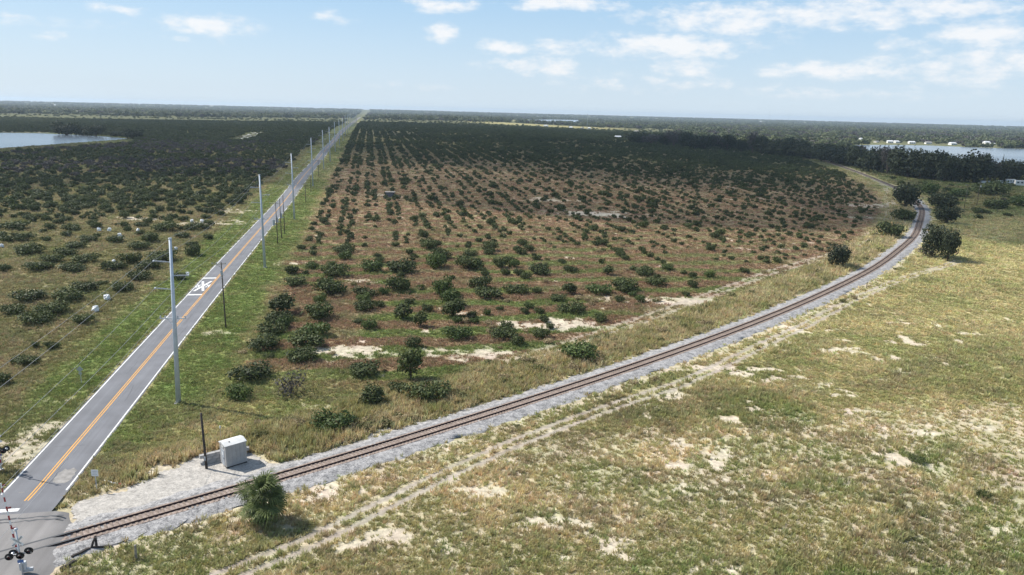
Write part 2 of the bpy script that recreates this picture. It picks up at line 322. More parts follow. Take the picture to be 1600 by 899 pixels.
M = dict(
    ground=ground_mat(), grass=grass_mat(), water=water_mat(),
    ballast=gravel_mat('ballast_stone', (.10, .10, .105), (.46, .445, .435), 8), pad=gravel_mat('pad_gravel', (.24, .225, .205), (.52, .485, .44), 7),
    asphalt=asphalt_mat('asphalt', (.145, .148, .162)), asphalt2=asphalt_mat('crossing_asphalt', (.20, .19, .185), 31), tar=mat('tar', (.045, .048, .055), .6),
    patch=mat('patched_asphalt', (.27, .255, .24), .9, .2, 1.5), white=paint_mat('white_road_paint', (.74, .74, .73)), yellow=paint_mat('yellow_road_paint', (.72, .34, .035)),
    rail=mat('rusted_rail', (.045, .015, .013), .85, .3, 6), railtop=mat('rail_head', (.045, .020, .018), .7, .2, 6), stain=gravel_mat('stained_ballast', (.13, .10, .09), (.42, .34, .29), 8), oldbed=gravel_mat('overgrown_ballast', (.07, .065, .05), (.24, .20, .16), 5), tie=mat('weathered_tie', (.27, .21, .17), .95, .35, 2.5), steel=mat('galvanised_steel', (.47, .52, .58), .45, .08, .6, .05),
    wood=mat('pole_timber', (.10, .085, .07), .95, .3, 1.5), oldwood=mat('old_timber', (.055, .045, .04), .95, .4, 2), stump=mat('grey_post_timber', (.30, .27, .22), .95, .3, 3),
    porcelain=mat('insulator', (.45, .47, .5), .3, .1), wire=mat('wire_metal', (.30, .31, .33), .5, .1, 1, .4), can=mat('transformer_paint', (.42, .45, .48), .5, .1),
    shelter=mat('aluminium_sheet', (.37, .365, .36), .55, .06, 1.2, .15), shelter_roof=mat('white_roof_sheet', (.58, .58, .57), .6, .10, 1.5), door=mat('shelter_door_sheet', (.42, .45, .49), .5, .06, 1.2, .15), dark=mat('black_paint', (.015, .015, .017), .5, .1),
    concrete=mat('concrete', (.40, .39, .38), .95, .25, 1.3), sign=mat('white_sign_sheet', (.74, .75, .76), .45, .04, 2), signback=mat('sign_back_metal', (.50, .53, .57), .35, .08, 2, .5),
    red=paint_mat('red_paint', (.33, .03, .035)), lens=mat('red_lens', (.16, .02, .02), .2), alu=mat('painted_aluminium', (.55, .57, .6), .45, .08, 2, .2), blue=mat('blue_plate', (.08, .16, .38), .5),
    bag=mat('white_tree_wrap', (.82, .83, .84), .7, .05, 4), bark=mat('bark', (.11, .085, .065), .95, .3, 3), palmtrunk=mat('palm_trunk', (.13, .10, .075), .95, .4, 5),
    wall=mat('white_house_wall', (.72, .71, .68), .8, .08, .3), roofw=mat('pale_metal_roof', (.68, .69, .70), .5, .08, .3), roofg=mat('grey_shingle', (.25, .24, .23), .9, .15, .5), glass=mat('window_glass', (.03, .04, .05), .1), shedw=mat('grey_shed_board', (.17, .17, .19), .9, .2, 2), shedr=mat('pale_shed_roof', (.36, .32, .28), .8, .2, 1),
    leaf=foliage('citrus_leaf', (.020, .032, .010), (.105, .130, .040)), leafg=foliage('fresh_leaf', (.03, .055, .014), (.115, .155, .040)), leafd=foliage('oak_leaf', (.016, .025, .012), (.062, .076, .034)),
    dead=foliage('bare_twig', (.045, .040, .037), (.110, .097, .086), .1), straw=foliage('dry_vine', (.20, .155, .08), (.46, .37, .22), .3), palm=foliage('palm_leaf', (.038, .060, .018), (.185, .225, .078), .3), palmdead=foliage('dead_palm_leaf', (.14, .10, .05), (.30, .22, .12), .2),
    weed=foliage('weed_leaf', (.07, .075, .025), (.22, .21, .085), .3), forest=foliage('forest_leaf', (.030, .046, .018), (.165, .185, .080), .15, .65))

# ------------------------------------------------------------------ ground: what grows and lies where
DRY = np.array([.45, .375, .215]); OLIVE = np.array([.29, .265, .118]); GREEN = np.array([.125, .160, .050]); SAND = np.array([.55, .48, .38]); RED = np.array([.26, .175, .108]); FOREST = np.array([.045, .055, .026])
def seg_dist(x, y, P):
    best = np.full(np.shape(x), 1e9)
    for a, b in zip(P[:-1], P[1:]):
        ab = b - a; t = np.clip(((x - a[0]) * ab[0] + (y - a[1]) * ab[1]) / (ab @ ab), 0, 1)
        best = np.minimum(best, np.hypot(x - a[0] - t * ab[0], y - a[1] - t * ab[1]))
    return best
TRACK = np.array([at(*p)[:2] for p in [(250, 960), (340, 905), (480, 850), (580, 800), (700, 740), (800, 695), (890, 660), (985, 626), (1060, 602), (1130, 570), (1190, 540), (1260, 508), (1330, 470), (1400, 440), (1500, 408)]])
INNER = np.array([at(*p)[:2] for p in [(820, 560), (900, 535), (1010, 498), (1100, 465), (1200, 427), (1290, 402), (1340, 382), (1385, 350), (1393, 322), (1383, 290), (1340, 268), (1290, 250)]])
LANE = np.array([at(*p)[:2] for p in [(365, 219), (385, 214), (403, 208)]])
SPOTS = [(at(*p)[:2], r, k) for p, r, k in [((1080, 470), 4.5, 1), ((1030, 470), 6, 1), ((770, 553), 4, 1), ((720, 552), 4, 1), ((870, 508), 6, 1), ((830, 510), 5, 1), ((570, 548), 4, 1), ((530, 552), 4, 1), ((560, 440), 3, .9),
     ((262, 728), 1.6, 1), ((255, 735), 1.5, 1), ((745, 765), 2.4, 1), ((600, 838), 1.6, 1), ((560, 850), 1.2, 1), ((1340, 642), 1.8, 1), ((1540, 668), 1.8, 1), ((860, 822), 1.6, 1), ((330, 520), 2, .7), ((60, 700), 3.5, .8), ((30, 715), 3, .9), ((70, 670), 2.5, .8), ((105, 625), 1.4, .7), ((375, 347), 4, .8), ((320, 350), 6, 1), ((360, 330), 8, .7), ((225, 342), 6, 1), ((935, 335), 12, 1), ((860, 313), 10, .7), ((600, 305), 6, .7), ((462, 412), 2.5, 1), ((500, 640), 2, .5), ((40, 195), 45, 1), ((95, 191), 40, 1), ((20, 205), 30, .7), ((1400, 320), 8, .6), ((1365, 322), 10, .8), ((1345, 340), 6, .5), ((530, 192), 30, 1), ((545, 191), 25, 1), ((1090, 470), 3, 1)]]
def zones(x, y):
    u, v = road_uv(x, y); ro = rail_off(x, y); d = np.hypot(x, y)
    wob = (fbm(x / 6, y / 6, 21, 3) - .5) * 7
    verge = np.maximum(S(17.5, 11.5, v + wob) * (v > 0), S(16, 10.5, -v + wob) * (v < 0)) * S(12, 34, u + wob) * (1 - .55 * S(250, 430, u)) * S(2600, 1400, u) * S(3.4, 4.6, np.abs(v))
    field = S(2, 5, ro) * S(420, 330, y)
    bank = S(-19 + 0, -13, ro + wob * .6) * S(-2.5, -4.5, ro) * S(2, 12, v) * S(520, 400, y) * S(44, 60, y)
    grove = (v > 3) * S(13, 19, v + wob) * S(-14, -20, ro + wob * .5) * S(95, 112, y + .25 * x + wob)
    left = S(-3, -5, v)
    return u, v, ro, d, verge, field, bank, grove, left
def surface(x, y):
    """albedo of the bare ground and how much grass stands on it (cover 0..1, tint rgb, height)"""
    x = np.asarray(x, float); y = np.asarray(y, float)
    u, v, ro, d, verge, field, bank, grove, left = zones(x, y)
    nb = fbm(x / 19, y / 15, 1, 4); nm = fbm(x / 5.5, y / 4.2, 2, 4); ns = fbm(x / 2.1, y / 1.7, 3, 3); nc = fbm(x / 42, y / 30, 4, 3)
    g = S(.49, .66, .45 * nb + .30 * nm + .25 * ns + .10 * (nc - .5))
    dry = S(.40, .60, .6 * fbm(x / 9, y / 8, 31, 4) + .4 * ns)
    def mix(a, b, t): return a * (1 - t[..., None]) + b * t[..., None]
    veg = mix(mix(np.broadcast_to(OLIVE * 1.08, x.shape + (3,)), DRY * 1.08, dry), GREEN * 1.35, g * .72)
    veg = mix(veg, np.array([.215, .175, .105]) + 0 * veg, S(.50, .62, .6 * fbm(x / 8, y / 5.5, 33, 4) + .4 * ns) * .5 * S(330, 200, d))
    veg = mix(veg, np.array([.20, .235, .075]) + 0 * veg, S(.56, .68, fbm(x / 14, y / 9, 34, 4)) * .5 * S(330, 200, d))
    far_yellow = field * S(75, 180, y) * .8
    veg = mix(veg, np.array([.47, .42, .215]), far_yellow * (.4 + .6 * dry))
    # grove floor: strips of dead grass under the trees and mown green between them
    strip = .5 + .5 * np.cos(2 * np.pi * (u + 2.2 * (nb - .5) * 4) / 10.4)
    gr = mix(mix(np.broadcast_to(DRY * .60, x.shape + (3,)), RED, S(.24, .54, .6 * nm + .4 * strip)), GREEN * 1.3, S(.40, .70, 1 - strip) * S(.34, .50, nb) * S(330, 150, d) * .9)
    gr = mix(gr, OLIVE * .75, S(380, 800, d + 90 * (nb - .5)) * .6)
    veg = mix(veg, gr, grove)
    lf = mix(mix(np.broadcast_to(OLIVE * .66, x.shape + (3,)), DRY * .64, dry * .8), GREEN * .9, g * .5)
    veg = mix(veg, lf, left * (1 - verge))
    veg = mix(veg, mix(np.broadcast_to(OLIVE * 1.0, x.shape + (3,)), DRY * 1.0, S(.30, .60, nm)), bank * .9)
    veg = mix(veg, mix(np.broadcast_to(GREEN * np.array([1.16, 1.18, 1.05]), x.shape + (3,)), OLIVE * .9, S(.45, .70, .6 * ns + .4 * nm) * .5), verge * .95)
    rm = S(0, 14, ro) * S(300, 400, y) * S(1400, 1100, y); veg = mix(veg, mix(np.broadcast_to(OLIVE * .62, x.shape + (3,)), GREEN * .8, S(.42, .6, nb)), rm * .9)
    fard = S(480, 900, d); veg = mix(veg, mix(np.broadcast_to(FOREST * 1.4, x.shape + (3,)), OLIVE * np.array([.80, 1.0, .85]) * (.62 - .30 * S(1300, 1800, d))[..., None], S(.42, .62, fbm(x / 60, y / 45, 14, 3))), fard * .75 * (1 - .6 * verge) * (1 - .65 * grove * S(1500, 1000, d)))
    farfield = S(2000, 2300, d) * S(4200, 3300, d) * S(-.10, -.02, x / np.maximum(y, 1)) * S(.20, .08, x / np.maximum(y, 1)) * S(.42, .50, fbm(x / 420, y / 300, 77, 3))
    veg = mix(veg, np.array([.34, .30, .13]), farfield)
    # bare sand
    thr = np.where(field > .5, .562, .66); thr = np.where(left > .5, .66, thr); thr = np.where(grove > .5, .635, thr)
    thr = thr + .1 * bank + .25 * verge + .10 * field * S(120, 230, y) + .1 * S(500, 800, d)
    sd = .85 * S(thr, thr + .10, .34 * nm + .38 * ns + .28 * fbm(x / 13, y / 9, 8, 3) + .06 * (nc - .5))
    sd = np.maximum(sd, .8 * S(14, 5, u + wob_(x, y)) * S(3, 5, v) * S(-16, -9, ro) * .6)
    for p, r, k in SPOTS:
        q = np.hypot((x - p[0]) / (2.0 * r), (y - p[1]) / r) + (nm - .5) * 1.8 + (ns - .5) * 1.5; sd = np.maximum(sd, k * S(1.05, .25, q) * .88)
    # wheel tracks
    rut = np.zeros_like(x); mid = np.zeros_like(x)
    m = (ro > 2) & (d < 420)
    if m.any():
        sdm = seg_dist(x[m], y[m], TRACK); rut[m] = S(.62, .30, np.abs(sdm - .95) + .16 * (ns[m] - .5)); mid[m] = S(2.4, 1.3, sdm + 2.2 * (nm[m] - .5) + 1.2 * (ns[m] - .5)) * .9
    m = (v > 3) & (d < 1000)
    if m.any(): 
        sdm = seg_dist(x[m], y[m], INNER); rut[m] = np.maximum(rut[m], .55 * S(1.2, .5, np.abs(sdm - 1.3) + (ns[m] - .5))); mid[m] = np.maximum(mid[m], .5 * S(4, 2, sdm + 2 * (nm[m] - .5)))
    ln = S(9, 5, seg_dist(x, y, LANE)) if True else 0
    # pale fines beside the ballast
    fr = np.maximum(S(6.6, 5.0, ro + 3.4 * (nm - .5) + 1.5 * (ns - .5)) * S(3.4, 4.0, ro), S(-6.2, -5.0, ro + 3.4 * (nm - .5)) * S(-3.4, -4.0, ro) * .6) * S(620, 400, d)
    sand = np.clip(np.maximum.reduce([sd, mid * .42, fr * .6]), 0, 1)
    col = mix(veg, SAND * (.8 + .4 * ns[..., None]), sand)
    col = mix(col, np.array([.36, .315, .265]) + 0 * col + .16 * (nm[..., None] - .5), rut * .92); col = mix(col, np.array([.60, .58, .54]) + 0 * col, ln)
    cover = np.clip(1 - 1.05 * sand - rut * 1.1, 0, 1)
    hgt = .26 + .48 * bank + .18 * field * S(.45, .7, nb) - .10 * verge + .14 * S(.5, .7, dry)
    return col, cover, veg, hgt
def wob_(x, y): return (fbm(np.asarray(x) / 4, np.asarray(y) / 4, 61, 3) - .5) * 14

def build_ground():
    ang = np.radians(np.r_[np.linspace(-75, -41, 26)[:-1], np.linspace(-41, 41, 640), np.linspace(41, 75, 26)[1:]])
    dd = np.r_[np.geomspace(12, 48, 24)[:-1], np.geomspace(48, 900, 560), np.geomspace(900, 16000, 190)[1:]]
    A, D = np.meshgrid(ang, dd); X = D * np.sin(A); Y = D * np.cos(A) - 4
    Z = zt(X, Y)
    col, cover, veg, h = surface(X, Y)
    bump = .10 * (fbm(X / 1.3, Y / 1.3, 41, 3) - .5) * S(4.8, 7, np.abs(rail_off(X, Y))) * S(3.6, 5, np.abs(road_uv(X, Y)[1])) * S(600, 300, D)
    Z = Z + bump
    n, m = A.shape; V = np.c_[X.ravel(), Y.ravel(), Z.ravel()]
    idx = np.arange(n * m).reshape(n, m); F = np.stack([idx[:-1, :-1], idx[:-1, 1:], idx[1:, 1:], idx[1:, :-1]], -1).reshape(-1, 4)
    me = bpy.data.meshes.new('ground'); me.vertices.add(len(V)); me.vertices.foreach_set('co', V.ravel())
    me.loops.add(F.size); me.loops.foreach_set('vertex_index', F[:, ::-1].ravel()); me.polygons.add(len(F)); me.polygons.foreach_set('loop_start', np.arange(0, F.size, 4)); me.polygons.foreach_set('loop_total', np.full(len(F), 4))
    me.update(calc_edges=True); me.validate(); me.shade_smooth()
    a = me.color_attributes.new('albedo', 'FLOAT_COLOR', 'POINT'); a.data.foreach_set('color', np.c_[col.reshape(-1, 3), np.ones(n * m)].ravel())
    me.materials.append(M['ground']); tag(obj('ground', me), 'sandy ground with dry grass, weeds and bare patches', kind='structure')
build_ground()

# ------------------------------------------------------------------ road
def road_pt(u, v, dz=.05):
    p = R0 + RD * u + RN * v; z = float(zt(*(R0 + RD * u)))
    return (p[0], p[1], z + dz + .44 * float(S(16, 5, abs(u - UX))))
_i = np.argmin(np.abs(road_uv(RC[:, 0], RC[:, 1])[1])); UX = float(road_uv(RC[_i, 0], RC[_i, 1])[0])      # where the rails cross
US = np.r_[np.arange(UX - 70, 400, 2.0), np.arange(400, 1200, 10.), np.arange(1200, 3200, 40.)]
def strip(name, m, v0, v1, dz, us, parent=None, wob=0.0, seed=0):
    b = MB(); rng = random.Random(seed); n = 0
    for u in us:
        j = [rng.uniform(-wob, wob) for _ in range(2)]
        b.v += [road_pt(u, v0 + j[0], dz), road_pt(u, v1 + j[1], dz)]
    for i in range(len(us) - 1): b.f.append((2 * i, 2 * i + 1, 2 * i + 3, 2 * i + 2))
    return b.build(name, m, parent)
HW = 3.36
road = tag(strip('road', M['asphalt'], -HW - .32, HW + .32, .05, US, None, .06), 'two lane grey asphalt road running straight to the horizon', kind='structure')
US2 = US[US > UX + 8.5]; UNEAR = np.arange(UX - 70, UX - 10, 2.0)
for v in (-HW, HW):
    strip('edge_line', M['white'], v - .09, v + .09, .056, US[US > UX + (13 if v < 0 else 13)], road); strip('edge_line', M['white'], v - .09, v + .09, .056, UNEAR, road)
US3 = US[(US > UX + 10.2)]
for v in (-.17, .17):
    strip('centre_line', M['yellow'], v - .07, v + .07, .057, US3[US3 < 230], road); strip('centre_line', M['yellow'], v - .07, v + .07, .057, UNEAR, road)
strip('centre_line', M['yellow'], -.2, .02, .057, US3[US3 >= 228], road)
def road_poly(name, m, pts, dz=.056, parent=road):
    b = MB(); b.add([road_pt(u, v, dz) for u, v in pts], [tuple(range(len(pts)))[::-1]]); return b.build(name, m, parent)
road_poly('stop_line', M['white'], [(UX + 9.6, -HW), (UX + 10.3, -HW), (UX + 10.3, .15), (UX + 9.6, .15)][::-1])
def pat(u0, v0, ru, rv, dz, name, m, n=22, seed=1):
    r = random.Random(seed); road_poly(name, m, [(u0 + ru * (1 + r.uniform(-.2, .2)) * math.cos(2 * math.pi * k / n), v0 + rv * (1 + r.uniform(-.15, .15)) * math.sin(2 * math.pi * k / n)) for k in range(n)], dz)
up_, vp_ = road_uv(*at(85, 748)[:2]); pat(float(up_) + .3, float(vp_) + 1.0, 2.0, 1.1, .053, 'asphalt_patch', M['patch'])
up_, vp_ = road_uv(*at(40, 762)[:2]); pat(float(up_), float(vp_), .35, .5, .053, 'asphalt_patch', M['patch'], 14, 3); pat(float(up_) - 1.1, float(vp_) + .1, .25, .4, .0535, 'asphalt_patch', M['patch'], 14, 4)
# railroad advance marking: X flanked by two R, between two cross bars, read by traffic coming towards the crossing
u1 = float(road_uv(*at(308, 461)[:2])[0]); u2 = float(road_uv(*at(330, 435)[:2])[0]); uc = (u1 + u2) / 2
sym = thing('painted_crossing_symbol', None, None); sym.parent = road
for uu in (u1, u2): road_poly('transverse_bar', M['white'], [(uu - .45, -HW + .1), (uu + .45, -HW + .1), (uu + .45, -.25), (uu - .45, -.25)][::-1], .056, sym)
def stroke(name, a, b, w, k):
    (ax, ay), (bx, by) = a, b; l = math.hypot(bx - ax, by - ay); nx, ny = -(by - ay) / l * w / 2, (bx - ax) / l * w / 2
    # driver space: x right, y ahead -> road v = -x , u = -y
    P = [(ax + nx, ay + ny), (bx + nx, by + ny), (bx - nx, by - ny), (ax - nx, ay - ny)]
    road_poly(name, M['white'], [(uc - y, -HW / 2 - .05 - x) for x, y in P], .056 + .0006 * k, sym)
XL = 4.8
stroke('letter_x_stroke', (-1.0, -XL), (1.0, XL), .55, 1); stroke('letter_x_stroke', (1.0, -XL), (-1.0, XL), .55, 2)
for cx in (-1.12, 1.12):
    for k, (a, b) in enumerate([((-.3, -1.4), (-.3, 1.4)), ((-.3, 1.28), (.25, 1.28)), ((.25, 1.4), (.25, .1)), ((-.3, .1), (.25, .1)), ((-.1, .1), (.32, -1.4))]):
        stroke('letter_r_stroke', (a[0] + cx, a[1]), (b[0] + cx, b[1]), .2, 3 + k)
# sealed cracks wandering across and along the lanes
_q = random.Random(12)
for k in range(9):
    u0 = UX + 16 + k * 11 + _q.uniform(-3, 3); side = _q.choice((-1, 1)); v0 = side * _q.uniform(.6, 2.4); b = MB(); n = 14; along = _q.random() < .55; v = v0; u = u0; pts = []
    for i in range(n):
        pts.append((u, max(-3.1, min(3.1, v)))); u += _q.uniform(.25, .7) if along else _q.uniform(-.12, .12); v += _q.uniform(-.1, .1) if along else side * -.28
    for i, (u, v) in enumerate(pts):
        w = .028; b.v += [road_pt(u - (0 if along else w), v - (w if along else 0), .0545), road_pt(u + (0 if along else w), v + (w if along else 0), .0545)]
    b.f = [(2 * i, 2 * i + 1, 2 * i + 3, 2 * i + 2) for i in range(n - 1)]; b.build('sealed_crack', M['tar'], road)
# crossing apron and tar seams
def ground_poly(name, m, px, dz, zabs=None, kind='structure', label=None, parent=None):
    b = MB(); b.add([(lambda q: (q[0], q[1], q[2] if zabs is None else zabs))(at(*p, dz)) for p in px], [tuple(range(len(px)))[::-1]]); o = b.build(name, m, parent)
    return tag(o, label, kind=kind) if parent is None else o
def apron():
    # follows the rise of the road to the rails, wider than the road, shoulders run down to the ground
    b = MB(); us = np.arange(UX - 9, UX + 9.01, .6); vs = np.r_[-9.6, -8.3, np.linspace(-7.3, 6.0, 16), 6.9, 8.2]; q = np.random.default_rng(4)
    for u in us:
        for v in vs:
            vv = v * (1 - .30 * float(S(4, 9, abs(u - UX)))) + (q.uniform(-.14, .14) if v < -7 or v > 5.9 else 0); x, y, z = road_pt(u, vv, .055); g = float(zt(x, y)); t = float(S(7.2, 9.6, -v)) if v < 0 else float(S(6.0, 8.1, v))
            b.v.append((x, y, z * (1 - t) + (g - .06) * t))
    n = len(vs)
    for i in range(len(us) - 1):
        for j in range(n - 1): b.f.append((i * n + j, i * n + j + 1, (i + 1) * n + j + 1, (i + 1) * n + j))
    return b.build('crossing_apron', M['asphalt2'], road, True)
apron()
rng = random.Random(5)
for k, (u0, w) in enumerate(((7.9, .34), (7.2, .28), (-7.6, .3))):
    b = MB(); us = [UX + u0 + rng.uniform(-.12, .12) for _ in range(26)]; vs = np.linspace(-5.6, 5.4, 26)
    for u, v in zip(us, vs):
        t = w * rng.uniform(.5, 1.2) / 2; b.v += [road_pt(u - t, v, .060 + .001 * k), road_pt(u + t, v, .060 + .001 * k)]
    for i in range(25): b.f.append((2 * i, 2 * i + 1, 2 * i + 3, 2 * i + 2))
    b.build('tar_seam', M['tar'], road)

# ------------------------------------------------------------------ railway
RAILZ = .50
RZ = zt(RC[:, 0], RC[:, 1])
def rpt(i, off, z): 
    n = np.array([RT[i][1], -RT[i][0]]); p = RC[i] + n * off; return (p[0], p[1], RZ[i] + z)
def sweep(name, m, prof, ids, parent=None, jit=0.0, closed=True, smooth=False, seed=0):
    b = MB(); n = len(prof); r = np.random.default_rng(seed)
    for i in ids:
        for o, z in prof: 
            q = rpt(i, o + (r.uniform(-jit, jit) if jit and z < .2 else 0), z); b.v.append((q[0], q[1], q[2] + (r.uniform(-.03, .03) if jit else 0)))
    for a in range(len(ids) - 1):
        for k in range(n if closed else n - 1):
            k2 = (k + 1) % n; b.f.append((a * n + k, a * n + k2, (a + 1) * n + k2, (a + 1) * n + k))
    return b.build(name, m, parent, smooth)
ALL = list(range(0, len(RC)))
ic = int(_i)
ballast = tag(sweep('railway_ballast', M['ballast'], [(-4.3, -.14), (-3.6, .04), (-3.0, .14), (-2.2, .26), (-1.5, .30), (-.8, .27), (0, .26), (.8, .27), (1.5, .30), (2.3, .24), (3.1, .13), (3.8, .04), (4.5, -.14)], [i for i in ALL if RC[i][1] < 440], None, .6, False, True, 3), 'grey crushed stone ballast bed under the railway', kind='structure')
NB_ = [i for i in ALL if RC[i][1] < 440]
sweep('overgrown_bed', M['oldbed'], [(-2.6, -.1), (-1.6, .28), (0, .27), (1.6, .28), (2.6, -.1)], [i for i in ALL if RC[i][1] > 436], ballast, .3, False, True, 5)
sweep('stained_bed', M['stain'], [(-1.42, .318), (-.9, .300), (0, .292), (.9, .300), (1.42, .318)], NB_, ballast, .02, False, True, 9)
track = thing('railway_track', 'single railway track with dark rusted rails curving to the right distance', 'railway')
for s in (-1, 1):
    r = sweep('rail', M['rail'], [(s * .7525 + o, z) for o, z in ((-.085, .345), (-.085, .365), (-.03, .385), (-.03, .44), (-.048, .452), (-.048, RAILZ - .006), (.048, RAILZ - .006), (.048, .452), (.03, .44), (.03, .385), (.085, .365), (.085, .345))], ALL, track)
    sweep('rail_head', M['railtop'], [(s * .7525 - .040, RAILZ), (s * .7525 + .040, RAILZ)], ALL, r, closed=False)
# flangeways across the road
fl = [i for i in ALL if abs(float(road_uv(*RC[i])[1])) < 13 and abs(float(road_uv(*RC[i])[0]) - UX) < 12]
fl = [i for i in fl if abs(float(road_uv(*RC[i])[1])) < 8.5]
for s in (-1, 1): sweep('flangeway', M['tar'], [(s * .7525 - .14, RAILZ + .006), (s * .7525 + .12, RAILZ + .006)], fl, track, closed=False)
tie_me = MB().box((0, 0, 0), (2.6, .24, .19)).mesh('tie', M['tie'])
sarc = np.arange(0, len(RC) - 2, .56); near = []; far = MB(); cands = []
for s_ in sarc:
    i = int(s_); p = RC[i] + (RC[i + 1] - RC[i]) * (s_ - i); u, v = road_uv(*p)
    if abs(v) < 7.6: continue
    cands.append((p, math.atan2(RT[i][0], RT[i][1]), float(np.hypot(*p)), v))
vis = sorted([c for c in cands if c[3] > 0], key=lambda c: c[2])[:296]; keep = {id(c) for c in vis}
for c in cands:
    p, a, d, v = c; z = float(zt(*p)) + .262
    if id(c) in keep:
        o = obj('tie', tie_me, track, (p[0], p[1], z), -a + random.uniform(-.02, .02))
    elif d < 900: far.box((p[0], p[1], z), (2.6, .24, .19), -a)
tag(far.build('ties', M['tie'], track), kind='stuff')

# gravel pad by the signal shelter
def flat_patch(name, m, px, dz, label):
    P = np.array([at(*p)[:2] for p in px]); lo, hi = P.min(0), P.max(0); st = .32; X, Y = np.meshgrid(np.arange(lo[0] - 1, hi[0] + 1, st), np.arange(lo[1] - 1, hi[1] + 1, st)); wx = (fbm(X / 1.6, Y / 1.6, 91, 3) - .5) * 2.4; wy = (fbm(X / 1.6, Y / 1.6, 92, 3) - .5) * 2.4
    k = inside(X + wx, Y + wy, P); Z = zt(X, Y) + dz + .03 * (fbm(X / .8, Y / .8, 93, 2) - .5); n, c = X.shape; use = k[:-1, :-1] & k[1:, :-1] & k[:-1, 1:] & k[1:, 1:]; idx = np.arange(n * c).reshape(n, c); F = np.stack([idx[:-1, :-1], idx[:-1, 1:], idx[1:, 1:], idx[1:, :-1]], -1)[use]
    ids, inv = np.unique(F, return_inverse=True); V = np.c_[X.ravel(), Y.ravel(), Z.ravel()][ids]; b = MB(); b.v = [tuple(q) for q in V.tolist()]; b.f = [tuple(q) for q in inv.reshape(-1, 4).tolist()]
    return tag(b.build(name, m, None, True), label, kind='structure')
def inside(x, y, P):
    r = np.zeros(np.shape(x), bool); n = len(P)
    for i in range(n):
        (x1, y1), (x2, y2) = P[i], P[(i + 1) % n]; c = ((y1 > y) != (y2 > y)) & (x < (x2 - x1) * (y - y1) / (y2 - y1 + 1e-9) + x1); r ^= c
    return r
flat_patch('gravel_pad', M['pad'], [(104, 812), (118, 785), (160, 770), (215, 757), (265, 735), (300, 716), (345, 702), (395, 708), (430, 722), (470, 722), (520, 704), (560, 690), (600, 668), (628, 664), (540, 702), (450, 735), (350, 760), (250, 790), (150, 822), (112, 838)], .06, 'pale gravel pad between the road, the shelter and the railway')

# ------------------------------------------------------------------ lakes
def lake(name, px, label, dz=.12):
    P = [at(*p) for p in px]; z = np.mean([p[2] for p in P]) + dz; b = MB()
    b.add([(p[0], p[1], z) for p in P], [tuple(range(len(P)))[::-1]]); return tag(b.build(name, M['water'], None), label, kind='structure')
LAKES = [[(-40, 208), (0, 208), (60, 209), (110, 211), (150, 213), (185, 215.5), (200, 217.5), (160, 221), (100, 225), (60, 228), (0, 232), (-40, 235)],
         [(1290, 227), (1330, 227), (1400, 227), (1450, 228), (1500, 230), (1560, 232), (1660, 235), (1660, 262), (1560, 257), (1480, 252), (1400, 245), (1340, 236), (1290, 231)],
         [(790, 189.5), (820, 188), (860, 188), (906, 189), (904, 192.5), (860, 193), (800, 192)]]
lake('lake', LAKES[0], 'pale lake at the left edge behind the dark grove', .25); lake('lake', LAKES[1], 'wide lake behind the tree belt on the right', .4); lake('lake', LAKES[2], 'thin blue lake near the horizon beyond the grove', 1.5)
LP = [np.array([at(*p)[:2] for p in q]) for q in LAKES]
def in_lake(x, y): return inside(x, y, LP[0]) | inside(x, y, LP[1]) | inside(x, y, LP[2])

# ------------------------------------------------------------------ plants
def leaf_cloud(rng, n, lumps, ls, up_bias=.35, shell=.55):
    """n bent leaf-cluster faces spread through a set of lumps (centre, radii)"""
    lumps = [(np.array(c), np.array(r)) for c, r in lumps]; w = np.array([np.prod(r) ** .67 for _, r in lumps]); w /= w.sum(); b = MB()
    for li in rng.choice(len(lumps), n, p=w):
        c, r = lumps[li]; d = rng.normal(size=3); d /= np.linalg.norm(d); p = c + r * d * (shell + (1 - shell) * rng.random() ** .6) * (1 + .14 * rng.normal())
        if p[2] < .06: p[2] = .06 + .1 * rng.random()
        nrm = d + rng.normal(size=3) * .65 + [0, 0, up_bias]; nrm /= np.linalg.norm(nrm); a = np.cross(nrm, rng.normal(size=3)); a /= np.linalg.norm(a); q = np.cross(nrm, a)
        s = ls * (.6 + .8 * rng.random()); t = s * (.5 + .3 * rng.random())
        b.add([p - a * s, p + q * t - nrm * s * .15, p + a * s * .9, p - q * t - nrm * s * .1], [(0, 1, 2), (0, 2, 3)])
    return b
def bush_lumps(rng, R=1.0, H=1.0, k=7, low=.42):
    L_ = [((0, 0, H * low), (R * .7, R * .7, H * .42))]
    for i in range(k):
        a = 2 * math.pi * (i + rng.random()) / k; q = R * (.45 + .2 * rng.random()); s = .30 + .16 * rng.random()
        L_.append(((q * math.cos(a), q * math.sin(a), H * (low - .1 + .4 * rng.random())), (R * s * 1.15, R * s * 1.15, H * s * .75)))
    return L_
def trunk_mesh(rng, name, R, H, m, stems=3, r0=.05):
    b = MB()
    for k in range(stems):
        a = 2 * math.pi * (k + rng.random() * .6) / stems; s = R * (.25 + .25 * rng.random()); h = H * (.55 + .2 * rng.random())
        b.tube([(0, 0, -.08), (s * .25 * math.cos(a), s * .25 * math.sin(a), h * .45), (s * math.cos(a), s * math.sin(a), h)], [r0, r0 * .75, r0 * .3], 5)
    return b.mesh(name, m)
rng = np.random.default_rng(11)
def proto_set(kind, n, leaves, ls, m, k=7, R=1.0, H=1.0, low=.42, stems=3, r0=.05, shell=.55):
    out = []
    for i in range(n):
        crown = leaf_cloud(rng, leaves, bush_lumps(rng, R, H, k, low), ls, shell=shell).mesh('crown', m); out.append((crown, trunk_mesh(rng, 'trunk', R, H, M['bark'], stems, r0)))
    return out
